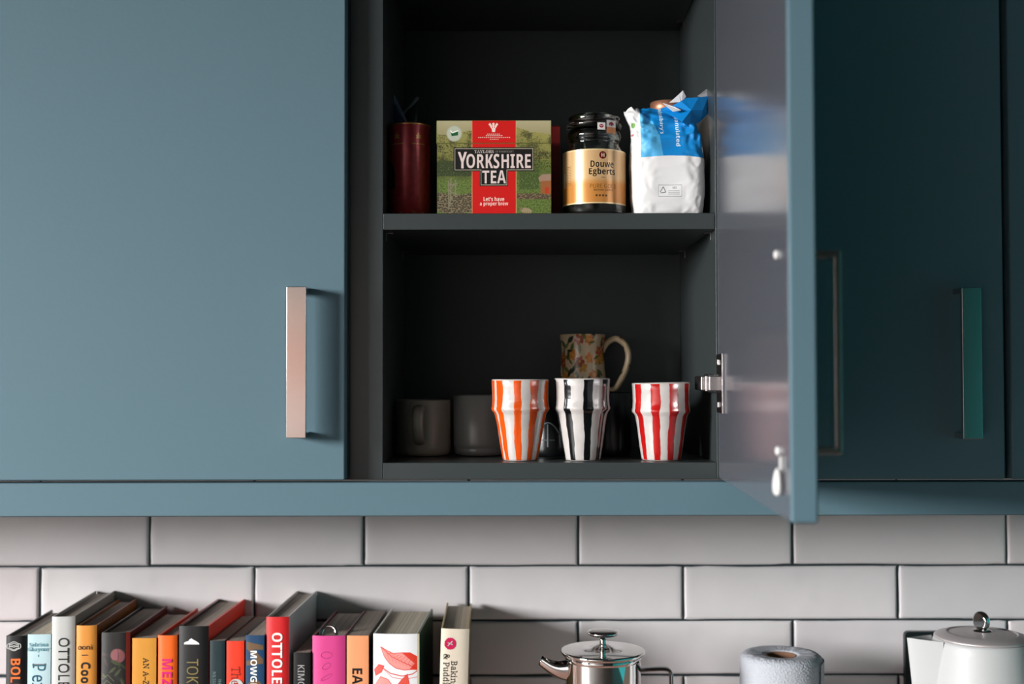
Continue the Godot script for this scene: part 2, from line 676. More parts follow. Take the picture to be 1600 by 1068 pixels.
func carcass(t: Node3D, x0: float, x1: float, thick := 0.018) -> void:
	var back := -0.3232
	put("side_panel", span(Vector3(x0, BASE_Y, back), Vector3(x0 + thick, TOP_Y, 0), 0.0006), M.carcass, t)
	put("side_panel", span(Vector3(x1 - 0.018, BASE_Y, back), Vector3(x1, TOP_Y, 0), 0.0006), M.carcass, t)
	put("back_panel", span(Vector3(x0 + thick + 0.0001, BASE_Y, back), Vector3(x1 - 0.0181, TOP_Y, -0.3000), 0.0004), M.back, t)
	put("bottom_panel", span(Vector3(x0 + thick + 0.0001, BASE_Y, -0.2999), Vector3(x1 - 0.0181, SHELF_LOW, -0.0002), 0.0007), M.carcass, t)
	put("top_panel", span(Vector3(x0 + thick + 0.0001, TOP_Y - 0.018, -0.2999), Vector3(x1 - 0.0181, TOP_Y, -0.0002), 0.0006), M.carcass, t)


func door_with_handle(t: Node3D, x0: float, x1: float, y0: float, hx: float, hy: float) -> Node3D:
	var d := put("door", span(Vector3(x0, y0, 0.0015), Vector3(x1, TOP_Y, 0.0215), 0.0022), M.paint, t)
	if hx > -9.0:
		var h := put("handle", handle_shape(), M.steel, d)
		h.position = Vector3(hx, hy, 0.0212)
	return d


func cabinets() -> void:
	var door_y := 1.48 - 0.1184
	# left: closed
	var left := thing("wall_cabinet", "closed blue grey wall cabinet left of the open one, lit by daylight", "cabinet")
	carcass(left, -0.7905, -0.1886)
	var p := at(462.5, 565.5, 0.050)
	door_with_handle(left, -0.7900, -0.1902, door_y, p.x, p.y)

	# beyond the left edge of the picture the run goes on
	var more := thing("wall_cabinet", "closed blue grey wall cabinet farthest left in the run", "cabinet")
	carcass(more, -2.00, -0.7910)
	door_with_handle(more, -1.398, -0.7925, door_y, -10.0, 0.0)
	door_with_handle(more, -1.998, -1.402, door_y, -10.0, 0.0)

	# middle: open
	var mid := thing("wall_cabinet", "open wall cabinet with dark interior, shelves of tea things and cups", "cabinet")
	carcass(mid, -0.1884, 0.2545, 0.0387)
	put("shelf", span(Vector3(-0.1495, 1.48 + 0.1698, -0.2998), Vector3(0.2362, SHELF_MID, -0.0005), 0.0009), M.carcass, mid)
	put("shelf", span(Vector3(-0.1495, 1.48 + 0.4860, -0.2998), Vector3(0.2362, 1.48 + 0.5050, -0.0005), 0.0009), M.carcass, mid)
	for y: float in [1.48 + 0.1697, 1.48 + 0.4859]:
		for x: float in [-0.1497, 0.2365]:
			for z: float in [-0.030, -0.250]:
				var pin := Shape.new()
				var s := -1.0 if x > 0.0 else 1.0
				pin.box(Vector3(x + s * 0.0045, y - 0.0008, z), Vector3(0.009, 0.0014, 0.005), 0.0003)
				pin.box(Vector3(x + s * 0.0008, y - 0.0050, z), Vector3(0.0014, 0.009, 0.004), 0.0003)
				put("shelf_pin", pin, M.pin, mid)
	open_door(mid, door_y)

	# right: closed, shaded by the open door
	var right := thing("wall_cabinet", "shaded dark teal wall cabinet with handle behind the open door", "cabinet")
	carcass(right, 0.2550, 0.5650)
	p = at(1519.5, 567, 0.050)
	door_with_handle(right, 0.2640, 0.5618, door_y, p.x, p.y)
	var far := thing("wall_cabinet", "dark teal cabinet at the right edge showing only a strip of door", "cabinet")
	carcass(far, 0.5655, 0.9655)
	door_with_handle(far, 0.5690, 0.9640, door_y, -10.0, 0.0)

	tag(put("pelmet", span(Vector3(-2.00, 1.48 - 0.1596, 0.0), Vector3(0.9650, 1.48 - 0.1208, 0.0190), 0.0018), M.paint, self), "long blue grey pelmet strip along the bottom of the cabinets above the tiles", "pelmet")


# the open door swings on the right side panel; its own x runs from the hinge to the free edge, its inner face is z = 0
func open_door(mid: Node3D, door_y: float) -> void:
	var wide := 0.437
	var y1 := TOP_Y
	var d := put("door", boxed(Vector3(wide / 2.0, (door_y + y1) / 2.0, -0.011), Vector3(wide, y1 - door_y, 0.022), 0.0022), M.paint, mid)
	var dir := Vector3(0.2226 - 0.2382, 0.0, 0.4400 - 0.0040)
	var ax := dir.normalized()
	d.transform = Transform3D(Basis(ax, Vector3.UP, ax.cross(Vector3.UP)), Vector3(0.2382, 0, 0.0040))
	# local +z looks to the left, towards the window
	var face := put("inner_face", boxed(Vector3(wide / 2.0, (door_y + y1) / 2.0, 0.0002), Vector3(wide - 0.0044, y1 - door_y - 0.0044, 0.0004), 0.0002), M.door_inside, d)
	face.set_meta("label", "grey purple laminate inner face")
	var hx := wide - 0.050
	var hy := at(1216, 550.5, 0.39).y
	var h := put("handle", handle_shape(), M.steel, d)
	h.transform = Transform3D(Basis(Vector3(-1, 0, 0), Vector3(0, 1, 0), Vector3(0, 0, -1)), Vector3(hx, hy, -0.0218))
	for k: int in [-1, 1]:
		var b := put("bolt_head", turned([Vector2(0.0, 0.0030), Vector2(0.0022, 0.0028), Vector2(0.0036, 0.0018), Vector2(0.0040, 0.0), Vector2(0.0, 0.0)], 20), M.white_plastic, d)
		b.transform = Transform3D(Basis(Vector3(1, 0, 0), Vector3(0, 0, 1), Vector3(0, -1, 0)), Vector3(hx, hy + k * 0.0825, 0.0003))
	# little white catch hanging near the bottom corner
	var c := Shape.new()
	var cy := at(1227, 768, 0.41).y
	c.sheet(18, 12, func(a: float, b: float) -> Array:
		var w := TAU * a
		var r := sin(PI * b)
		return [Vector3(hx + 0.016 + cos(w) * r * 0.0070, cy + 0.0040 + 0.0115 * cos(PI * b) * (1.0 + 0.35 * cos(PI * b)), 0.0045 + sin(w) * r * 0.0040), Vector2(a, b)], true)
	c.box(Vector3(hx + 0.016, cy + 0.018, 0.0018), Vector3(0.0022, 0.022, 0.0022), 0.0005)
	put("door_catch", c, M.white_plastic, d)
	# concealed hinge: cup flange on the door, arm to a plate on the side panel
	var yh := at(1100, 598.5, 0.0).y
	var hinge := put("hinge", boxed(Vector3(0.0300, yh, 0.0018), Vector3(0.046, 0.067, 0.0026), 0.0006), M.satin, d)
	hinge.set_meta("label", "nickel concealed hinge")
	var arm := Shape.new()
	arm.box(Vector3(0.024, yh, 0.0085), Vector3(0.020, 0.017, 0.013), 0.0012)
	arm.box(Vector3(0.008, yh, 0.0130), Vector3(0.022, 0.019, 0.009), 0.0014)
	arm.box(Vector3(-0.030, yh, 0.0150), Vector3(0.064, 0.017, 0.011), 0.0014)
	arm.box(Vector3(-0.040, yh, 0.0050), Vector3(0.040, 0.022, 0.009), 0.0014)
	for k: int in [-1, 1]:
		arm.box(Vector3(0.024, yh + k * 0.024, 0.0038), Vector3(0.007, 0.007, 0.0022), 0.0010)
	put("hinge", arm, M.satin, d)


# ---------------------------------------------------------------- on the middle shelf

func upper_shelf() -> void:
	tea_box()
	coffee_jar()
	sugar_bag()
	var y := SHELF_MID + 0.0002
	# burgundy tin
	var c := at(639.5, 300, -0.066)
	var tin := thing("tea_tin", "burgundy cylindrical tin with gilt rim and faded gold pattern beside tea box", "tin", Vector3(c.x, y, -0.066))
	var r := 0.0262
	var h := at(640, 197, -0.066).y - y
	put("body", turned([Vector2(0, 0), Vector2(r - 0.001, 0), Vector2(r, 0.001), Vector2(r, h - 0.002)], 64), print_mat(tin_print(), 0.30, 0.30), tin)
	put("rim", turned([Vector2(r, h - 0.0025), Vector2(r + 0.0004, h - 0.002), Vector2(r + 0.0004, h - 0.0008), Vector2(r - 0.0005, h), Vector2(r - 0.0022, h + 0.0002), Vector2(r - 0.003, h - 0.003)], 64), M.gold, tin)
	put("lid", turned([Vector2(r - 0.003, h - 0.0028), Vector2(0, h - 0.0022)], 48), mat(Color(0.30, 0.07, 0.09), 0.35, 0.3), tin)
	# packets behind the tin
	packet("foil_packet", "dark navy foil packet with pale edge standing behind the burgundy tin", [at(611, 146, -0.135), at(633, 190, -0.135)], 0.046, Color(0.06, 0.11, 0.26), 3)
	packet("foil_packet", "dark green crinkled packet with pointed top corner behind tin and tea box", [at(619, 192, -0.185), at(654, 151, -0.185)], 0.029, Color(0.09, 0.13, 0.12), 5)
	# red box behind the tea box
	var rb := thing("carton", "plain red carton standing behind the tea box, only its edge showing", "box", Vector3(0.0, y, 0.0))
	var e := at(875.5, 197, -0.160)
	put("body", span(Vector3(e.x - 0.118, 0, -0.225), Vector3(e.x, e.y - y, -0.160), 0.0010), mat(Color(0.56, 0.07, 0.06), 0.45), rb)
	put("flap", span(Vector3(e.x - 0.117, e.y - y, -0.224), Vector3(e.x - 0.001, e.y - y + 0.0006, -0.1605), 0.0003), mat(Color(0.58, 0.09, 0.07), 0.45), rb)
	# canister behind the sugar
	var q := at(1041, 160, -0.190)
	var can := thing("canister", "pale canister with copper lid hidden behind the sugar bag", "canister", Vector3(q.x, y, -0.190))
	var top := at(1041, 154, -0.165).y - y
	put("body", turned([Vector2(0, 0), Vector2(0.0195, 0), Vector2(0.0205, 0.001), Vector2(0.0205, top - 0.013)], 40), mat(Color(0.75, 0.70, 0.66), 0.4), can)
	put("lid", turned([Vector2(0.0205, top - 0.013), Vector2(0.0212, top - 0.012), Vector2(0.0212, top - 0.001), Vector2(0.0200, top), Vector2(0.0, top)], 40), mat(Color(0.80, 0.56, 0.44), 0.4, 0.6), can)


func packet(called: String, label: String, edge: Array, wide: float, c: Color, seed_: int) -> void:
	var y := SHELF_MID + 0.0002
	var a: Vector3 = edge[0]
	var b: Vector3 = edge[1]
	var t := thing(called, label, "packet", Vector3(a.x, y, a.z))
	var n := noise(seed_, 1.0)
	var s := Shape.new()
	var slope := (a.y - b.y) / (b.x - a.x)
	s.sheet(24, 20, func(u: float, v: float) -> Array:
		var w := TAU * u
		var fat := 0.014 * sqrt(maxf(sin(PI * minf(v * 0.62 + 0.06, 1.0)), 0.0)) * (1.0 - pow(v, 3.0) * 0.93)
		var x := (0.5 - 0.5 * cos(w)) * wide
		var z := sin(w) * fat
		var height := (a.y - y) - slope * x
		var p := Vector3(x, v * height, z)
		p.z += 0.0030 * n.get_noise_3d(p.x * 55.0, p.y * 40.0, z * 90.0)
		p.x += 0.0012 * n.get_noise_3d(p.y * 60.0, 3.0, z * 90.0)
		return [p, Vector2(u, v)], true)
	put("body", s, mat(c, 0.32, 0.25), t)
	var rim := Shape.new()
	rim.tube([Vector3(0.0005, a.y - y, 0.0), Vector3(wide * 0.5, a.y - y - slope * wide * 0.5, 0.0004), Vector3(wide - 0.0005, a.y - y - slope * wide, 0.0)], 0.0013, 0.0026)
	put("sealed_edge", rim, mat(c.lerp(Color(0.60, 0.64, 0.66), 0.6), 0.3, 0.2), t)


func tin_print() -> Image:
	var im := Image.create(768, 512, false, Image.FORMAT_RGB8)
	var n := noise(21, 0.02)
	var fine := noise(22, 0.22)
	for y in 512:
		for x in 768:
			var c := Color(0.60, 0.15, 0.185).lerp(Color(0.50, 0.10, 0.145), 0.5 + 0.8 * n.get_noise_2d(x, y))
			if fine.get_noise_2d(x, y) > 0.34 and y > 130 and y < 470: c = c.lerp(Color(0.62, 0.40, 0.24), 0.45)
			im.set_pixel(x, y, c)
	var gold := Color(0.66, 0.46, 0.25)
	for k in 6:                                           # crest and a band of little flourishes near the rim, another at the foot
		var x := 64 + k * 128
		fill_leaf(im, Vector2(x, 70), 22, 7, 0.5, gold)
		fill_leaf(im, Vector2(x, 70), 22, 7, -0.5, gold)
		fill_oval(im, Vector2(x, 56), Vector2(6, 9), 0, gold)
		stroke(im, [Vector2(x - 40, 108), Vector2(x + 40, 108)], 5, gold)
		fill_leaf(im, Vector2(x - 26, 480), 18, 5, 0.3, gold.darkened(0.2))
		fill_leaf(im, Vector2(x + 26, 484), 18, 5, -0.3, gold.darkened(0.2))
	stroke(im, [Vector2(0, 496), Vector2(768, 496)], 4, gold.darkened(0.2))
	# dark arched panel on the left of the front
	fill_oval(im, Vector2(262, 270), Vector2(44, 70), 0, Color(0.05, 0.04, 0.05))
	fill_poly(im, PackedVector2Array([Vector2(218, 270), Vector2(306, 270), Vector2(306, 350), Vector2(218, 350)]), Color(0.05, 0.04, 0.05))
	fill_oval(im, Vector2(262, 300), Vector2(18, 34), 0, gold.darkened(0.45))
	return im


# -- the tea box

func tea_box() -> void:
	var z := -0.028
	var y := SHELF_MID + 0.0002
	var a := at(682, 188, z)
	var b := at(862, 250, z)
	var deep := 0.098
	var tall := a.y - y
	var t := thing("tea_box", "tea box with green landscape print and red middle band on the shelf", "box", Vector3((a.x + b.x) / 2.0, y, z - deep / 2.0))
	var wide := b.x - a.x
	var seam := at(770, 224, z).y - y
	var card := mat(Color(0.42, 0.44, 0.20), 0.5)
	put("body", boxed(Vector3(0, (seam + 0.004) / 2.0, 0), Vector3(wide - 0.0012, seam + 0.004, deep - 0.0012), 0.0008), card, t)
	var lid := Shape.new()
	lid.box(Vector3(0, (seam + tall) / 2.0, -0.0001), Vector3(wide, tall - seam, deep + 0.0004), 0.0008)
	put("lid", lid, card, t)
	var im := tea_print()
	var m := print_mat(im, 0.42)
	# the printed front: one sheet on the body, one on the lid
	for k in 2:
		var y0 := 0.0006 if k == 0 else seam + 0.0006
		var y1 := seam - 0.0002 if k == 0 else tall - 0.0006
		var zz := deep / 2.0 + (-0.0004 if k == 0 else 0.0003)
		var s := Shape.new()
		var w := wide / 2.0 - 0.0008
		var v0 := 1.0 - y0 / tall
		var v1 := 1.0 - y1 / tall
		var i0 := s.add(Vector3(-w, y0, zz), Vector3(0, 0, 1), Vector2(0.004, v0))
		var i1 := s.add(Vector3(w, y0, zz), Vector3(0, 0, 1), Vector2(0.996, v0))
		var i2 := s.add(Vector3(w, y1, zz), Vector3(0, 0, 1), Vector2(0.996, v1))
		var i3 := s.add(Vector3(-w, y1, zz), Vector3(0, 0, 1), Vector2(0.004, v1))
		s.quad(i0, i1, i2, i3)
		put("printed_front", s, m, t)


func tea_print() -> Image:
	var W := 900
	var H := 720
	var im := Image.create(W, H, false, Image.FORMAT_RGB8)
	var n := noise(31, 0.008)
	var g := noise(32, 0.06, FastNoiseLite.TYPE_SIMPLEX_SMOOTH, 4)
	var cell := noise(33, 0.055, FastNoiseLite.TYPE_CELLULAR, 1)
	for y in H:
		var v := float(y) / H
		for x in W:
			var u := float(x) / W
			var d := n.get_noise_2d(x, y)
			var f := g.get_noise_2d(x, y)
			var c: Color
			var ridge := 0.10 + 0.05 * sin(u * 7.0 + 1.0) + 0.02 * d
			if v < ridge:
				c = Color(0.70, 0.66, 0.52).lerp(Color(0.62, 0.58, 0.42), v / 0.15)
			elif v < 0.42:
				c = Color(0.60, 0.57, 0.32).lerp(Color(0.46, 0.47, 0.23), (v - ridge) * 3.0)
				c = c.darkened(clampf(0.15 + d * 0.6 + f * 0.45, 0.0, 0.5))
			elif v < 0.62:
				c = Color(0.42, 0.46, 0.21).lerp(Color(0.34, 0.39, 0.18), clampf(0.5 + d, 0, 1)).darkened(clampf(f * 0.5, 0.0, 0.35))
			else:
				c = Color(0.42, 0.50, 0.23).darkened(clampf(0.12 + f * 0.5, 0.0, 0.4))
			# tree clumps
			if u < 0.36 and v > 0.42 + 0.08 * absf(u - 0.12) + 0.03 * f and v < 0.585 + 0.01 * f and u < 0.31 - 0.05 * f:
				c = Color(0.20, 0.24, 0.11).lightened(clampf(f * 0.35, 0.0, 0.25))
			if u > 0.72 and v > 0.52 + 0.06 * f and v < 0.72 and u < 0.90 + 0.04 * f:
				c = Color(0.25, 0.32, 0.12).lightened(clampf(f * 0.45, 0.0, 0.3))
			if u > 0.84 and v > 0.34 and v < 0.50 and f > 0.18:
				c = c.darkened(0.35)
			if u < 0.3 and v > 0.24 and v < 0.34 and f > 0.22:
				c = c.darkened(0.3)
			# drystone walls
			var wl := 0.745 + 0.03 * sin(u * 9.0)
			if u < 0.32 and v > wl and v < wl + 0.20:
				var k := clampf(1.5 + 1.6 * cell.get_noise_2d(x * 1.0, y * 1.8), 0.0, 1.0)
				c = Color(0.16, 0.14, 0.10).lerp(Color(0.56, 0.50, 0.38), k).darkened(clampf(f * 0.4, 0.0, 0.3))
			if u > 0.69 and v > 0.765 + 0.01 * f and v < 0.825:
				var k := clampf(1.5 + 1.6 * cell.get_noise_2d(x, y * 1.8), 0.0, 1.0)
				c = Color(0.20, 0.17, 0.12).lerp(Color(0.52, 0.44, 0.33), k)
			im.set_pixel(x, y, c)
	# gate on the left, barn and sheep on the right
	var wood := Color(0.60, 0.57, 0.46)
	for k: Array in [[0.105, 0.63, 0.105, 0.93], [0.125, 0.60, 0.115, 0.90], [0.165, 0.62, 0.165, 0.80], [0.09, 0.68, 0.18, 0.66], [0.09, 0.72, 0.18, 0.78], [0.10, 0.75, 0.16, 0.66]]:
		stroke(im, [Vector2(k[0] * W, k[1] * H), Vector2(k[2] * W, k[3] * H)], 9, wood.darkened(0.15))
	fill_poly(im, PackedVector2Array([Vector2(0.885, 0.60) * Vector2(W, H), Vector2(0.92, 0.565) * Vector2(W, H), Vector2(1.0, 0.56) * Vector2(W, H), Vector2(1.0, 0.635) * Vector2(W, H), Vector2(0.895, 0.64) * Vector2(W, H)]), Color(0.62, 0.50, 0.42))
	fill_poly(im, PackedVector2Array([Vector2(0.905, 0.635) * Vector2(W, H), Vector2(1.0, 0.63) * Vector2(W, H), Vector2(1.0, 0.775) * Vector2(W, H), Vector2(0.905, 0.765) * Vector2(W, H)]), Color(0.60, 0.36, 0.20))
	fill_poly(im, PackedVector2Array([Vector2(0.945, 0.70) * Vector2(W, H), Vector2(0.975, 0.70) * Vector2(W, H), Vector2(0.975, 0.765) * Vector2(W, H), Vector2(0.945, 0.765) * Vector2(W, H)]), Color(0.72, 0.22, 0.08))
	fill_oval(im, Vector2(0.78, 0.945) * Vector2(W, H), Vector2(44, 22), 0.15, Color(0.62, 0.55, 0.42))
	fill_oval(im, Vector2(0.735, 0.925) * Vector2(W, H), Vector2(14, 11), 0.0, Color(0.50, 0.43, 0.33))
	for k in 4:
		stroke(im, [Vector2((0.755 + 0.018 * k) * W, 0.955 * H), Vector2((0.755 + 0.018 * k) * W, 0.99 * H)], 5, Color(0.45, 0.38, 0.28))
	# red band
	var x0 := W * 56.0 / 180.0
	var x1 := W * 124.0 / 180.0
	im.fill_rect(Rect2i(int(x0) - 5, 0, int(x1 - x0) + 10, H), Color(0.80, 0.62, 0.42))
	im.fill_rect(Rect2i(int(x0), 0, int(x1 - x0), H), Color(0.80, 0.06, 0.045))
	var P := func(px: float, py: float) -> Vector2: return Vector2((px - 682.0) / 180.0 * W, (py - 188.0) / 145.5 * H)
	# crest of three feathers over lines of small print
	var pale := Color(0.95, 0.85, 0.80)
	for k: int in [-1, 0, 1]:
		fill_leaf(im, P.call(771.0 + k * 4.0, 196.5), 26, 8, PI / 2.0 + k * 0.35, pale)
		fill_oval(im, P.call(771.0 + k * 5.5, 194.5 - (1.0 if k == 0 else 0.0)), Vector2(10, 8), 0, pale)
	fill_poly(im, PackedVector2Array([P.call(768.0, 200.0), P.call(774.5, 200.0), P.call(773.5, 206.0), P.call(769.0, 206.0)]), pale)
	for k: Array in [[761, 782, 209.0], [759, 784, 211.4], [747, 796, 214.2], [765, 778, 217.0]]:
		for x in range(k[0], k[1], 3):
			stroke(im, [P.call(float(x), k[2]), P.call(float(x) + 2.2, k[2])], 5.5, pale.darkened(0.12))
	# name plate: a bar with a smaller one below
	var plate := [[708.5, 229.0], [834.8, 229.0], [834.8, 265.3], [794.0, 265.3], [794.0, 288.0], [749.6, 288.0], [749.6, 265.3], [708.5, 265.3]]
	for k: Array in [[0.0, Color(0.05, 0.05, 0.045)], [1.5, Color(0.70, 0.66, 0.58)], [2.5, Color(0.06, 0.055, 0.05)]]:
		var o := PackedVector2Array()
		for c: Array in plate:
			var sx := 1.0 if c[0] < 771.0 else -1.0
			var sy := 1.0 if c[1] < 240.0 else -1.0
			o.append(P.call(c[0] + sx * k[0], c[1] + sy * k[0]))
		fill_poly(im, o, k[1])
	var ink := Color(0.88, 0.80, 0.78)
	stamp(im, "TAYLORS", "serif bold", Rect2(P.call(741.0, 233.3), P.call(771.5, 237.8) - P.call(741.0, 233.3)), Color(0.80, 0.74, 0.70))
	stamp(im, "OF HARROGATE", "serif", Rect2(P.call(774.0, 234.0), P.call(803.0, 237.0) - P.call(774.0, 234.0)), Color(0.62, 0.57, 0.53))
	stamp(im, "Y", "bold", Rect2(P.call(715.0, 236.0), P.call(729.5, 261.0) - P.call(715.0, 236.0)), ink)
	stamp(im, "ORKSHIRE", "bold", Rect2(P.call(728.5, 239.0), P.call(829.5, 261.0) - P.call(728.5, 239.0)), ink)
	stamp(im, "TEA", "bold", Rect2(P.call(753.5, 264.0), P.call(790.5, 283.8) - P.call(753.5, 264.0)), ink)
	stamp(im, "Let’s have", "bold", Rect2(P.call(755.5, 304.0), P.call(788.0, 311.0) - P.call(755.5, 304.0)), pale)
	stamp(im, "a proper brew", "bold", Rect2(P.call(749.5, 311.3), P.call(794.0, 319.0) - P.call(749.5, 311.3)), pale)
	# round green and white mark
	var o: Vector2 = P.call(709.5, 208.0)
	fill_oval(im, o, Vector2(62, 62), 0, Color(0.66, 0.66, 0.56))
	fill_oval(im, o, Vector2(55, 55), 0, Color(0.72, 0.74, 0.66))
	fill_poly(im, PackedVector2Array([o + Vector2(-30, -22), o + Vector2(-16, -8), o + Vector2(30, -14), o + Vector2(30, 14), o + Vector2(-20, 20)]), Color(0.08, 0.34, 0.18))
	stroke(im, [o + Vector2(-30, -24), o + Vector2(-16, -4), o + Vector2(32, -22)], 9, Color(0.93, 0.94, 0.90))
	return im


# -- coffee jar

func coffee_jar() -> void:
	var z := -0.060
	var y := SHELF_MID + 0.0002
	var c := at(928.5, 300, z)
	var k := (EYE.z - z) / FOCAL
	var t := thing("coffee_jar", "glass coffee jar with gold label and glass stopper between tea box and sugar", "jar", Vector3(c.x, y, z))
	var Y := func(py: float) -> float: return at(928.5, py, z).y - y
	var glass := StandardMaterial3D.new()
	glass.albedo_color = Color(0.93, 0.97, 0.95, 0.0)
	glass.refraction_enabled = true
	glass.refraction_scale = 0.05
	glass.transparency = BaseMaterial3D.TRANSPARENCY_ALPHA
	glass.roughness = 0.02
	var r := 49.0 * k
	var inn := 0.0028
	var outer := [Vector2(0, 0.0015), Vector2(r * 0.80, 0.0), Vector2(r * 0.95, 0.0012), Vector2(r, 0.006), Vector2(r, Y.call(250)), Vector2(r * 0.965, Y.call(243)), Vector2(r * 0.88, Y.call(236)), Vector2(r * 0.80, Y.call(230)), Vector2(r * 0.785, Y.call(225)), Vector2(r * 0.84, Y.call(221)), Vector2(r * 0.87, Y.call(216)), Vector2(r * 0.85, Y.call(210)), Vector2(r * 0.79, Y.call(206.5)), Vector2(r * 0.76, Y.call(204))]
	var inner := [Vector2(r * 0.70, Y.call(204)), Vector2(r * 0.69, Y.call(228)), Vector2(r * 0.74, Y.call(235)), Vector2(r * 0.86, Y.call(242)), Vector2(r - inn, Y.call(251)), Vector2(r - inn, 0.009), Vector2(r * 0.85, 0.005), Vector2(0, 0.005)]
	put("glass_body", turned(outer + inner, 56), glass, t)
	var rc := r - inn - 0.0004
	var full: float = Y.call(262)
	put("coffee", turned([Vector2(0, 0.0056), Vector2(r * 0.84, 0.0056), Vector2(rc, 0.0098), Vector2(rc, full), Vector2(rc, full), Vector2(0, full + 0.003)], 48), mat(Color(0.10, 0.060, 0.042), 0.8), t)
	# label
	var lab := Shape.new()
	var R := r + 0.0003
	lab.sheet(72, 6, func(u: float, v: float) -> Array:
		var w := deg_to_rad(-118.0 + 236.0 * u)
		return [Vector3(sin(w) * R, lerpf(Y.call(324.0), Y.call(241.0 + 0.0 * u), v), cos(w) * R), Vector2(u, 1.0 - v)])
	put("label", lab, print_mat(jar_print(), 0.26, 0.22), t)
	# stopper
	var stop := [Vector2(0, Y.call(204) + 0.0004), Vector2(r * 0.78, Y.call(204) + 0.0004), Vector2(r * 0.86, Y.call(202.5)), Vector2(r * 0.89, Y.call(198.5)), Vector2(r * 0.86, Y.call(195)), Vector2(r * 0.81, Y.call(192.5)), Vector2(r * 0.80, Y.call(190)), Vector2(r * 0.83, Y.call(187)), Vector2(r * 0.79, Y.call(183.5)), Vector2(r * 0.66, Y.call(181.8)), Vector2(r * 0.60, Y.call(183.5)), Vector2(r * 0.56, Y.call(196)), Vector2(0, Y.call(197))]
	put("stopper", turned(stop, 56), glass, t)
	put("plastic_seal", turned([Vector2(0, Y.call(203)), Vector2(r * 0.60, Y.call(203)), Vector2(r * 0.60, Y.call(199)), Vector2(0, Y.call(199))], 40), mat(Color(0.20, 0.10, 0.08), 0.5), t)
	# two paper seals over the stopper's rim
	for s: Array in [[930.0, 0.0090, 0.0085, 205.5, 11.0], [955.0, 0.0125, 0.0160, 205.5, 33.0]]:
		var seal := Shape.new()
		var wm: float = deg_to_rad(s[4])
		var half: float = s[1] / r / 1.7
		seal.sheet(8, 6, func(u: float, v: float) -> Array:
			var w := wm + half * (2.0 * u - 1.0)
			var rr := r * 0.895 + 0.0006
			return [Vector3(sin(w) * rr, Y.call(s[3]) + s[2] * (v - 0.5), cos(w) * rr), Vector2(u, 1.0 - v)])
		var im := Image.create(64, 64, false, Image.FORMAT_RGB8)
		im.fill(Color(0.90, 0.88, 0.86))
		if s[2] > 0.01: im.fill_rect(Rect2i(0, 34, 64, 30), Color(0.85, 0.55, 0.36))
		fill_oval(im, Vector2(32, 30 if s[2] < 0.01 else 20), Vector2(17, 17 if s[2] < 0.01 else 10), 0, Color(0.55, 0.05, 0.12))
		stroke(im, [Vector2(22, 22), Vector2(32, 34), Vector2(42, 22)], 4, Color(0.9, 0.86, 0.84))
		put("paper_seal", seal, print_mat(im, 0.4), t)


func jar_print() -> Image:
	var W := 1180
	var H := 470
	var im := Image.create(W, H, false, Image.FORMAT_RGB8)
	for y in H:
		for x in W:
			var v := float(y) / H
			var u := float(x) / W
			var c := Color(0.86, 0.70, 0.50)
			c = c.lerp(Color(0.82, 0.55, 0.27), smoothstep(0.50, 0.66, v))
			if v < 0.022 or v > 0.975: c = Color(0.93, 0.82, 0.62)
			im.set_pixel(x, y, c)
	var cx := W * 0.5 + W * 12.0 / 236.0
	var s := W / 236.0 * 57.3 / 49.0                       # image pixels for one photograph pixel at the middle
	var q := H / 83.0
	var R := func(px0: float, py0: float, px1: float, py1: float) -> Rect2:
		return Rect2(cx + (px0 - 938.5) * s, (py0 - 241.0) * q, (px1 - px0) * s, (py1 - py0) * q)
	var ink := Color(0.07, 0.06, 0.05)
	var red := Color(0.42, 0.04, 0.08)
	var o: Vector2 = R.call(938.5, 250.5, 939.0, 251.0).position
	fill_oval(im, o, Vector2(5.8 * s, 5.8 * q), 0, red)
	for k: int in [-1, 1]:
		fill_oval(im, o + Vector2(k * 1.7 * s, 0), Vector2(1.0 * s, 3.4 * q), 0, Color(0.85, 0.72, 0.60))
	stroke(im, [o + Vector2(-1.7 * s, 0), o + Vector2(1.7 * s, 0)], 9, Color(0.85, 0.72, 0.60))
	stamp(im, "Douwe", "bold", R.call(919.5, 259.0, 956.5, 269.0), ink)
	stamp(im, "Egberts", "bold", R.call(917.0, 270.0, 959.0, 283.0), ink)
	stroke(im, [R.call(936, 284.5, 1, 1).position, R.call(942, 284.5, 1, 1).position], 4, ink.lightened(0.2))
	stamp(im, "PURE GOLD", "", R.call(918.5, 294.5, 961.0, 301.0), Color(0.45, 0.30, 0.12))
	stamp(im, "INSTANT COFFEE", "bold", R.call(924.0, 302.2, 955.0, 305.0), Color(0.30, 0.20, 0.09))
	for k in 5:
		fill_oval(im, R.call(928.5 + k * 5.0, 312.0, 1, 1).position, Vector2(1.7 * s, 1.7 * q), 0, Color(0.40, 0.27, 0.13) if k < 4 else Color(0.75, 0.60, 0.4))
	# small print on the side
	im.fill_rect(Rect2i(int(W * 0.185), int(H * 0.40), 26, 130), Color(0.93, 0.91, 0.88))
	for k in 12:
		stroke(im, [Vector2(W * 0.235, H * (0.3 + 0.03 * k)), Vector2(W * 0.29, H * (0.3 + 0.03 * k))], 3, Color(0.5, 0.36, 0.2))
	return im


# -- sugar bag

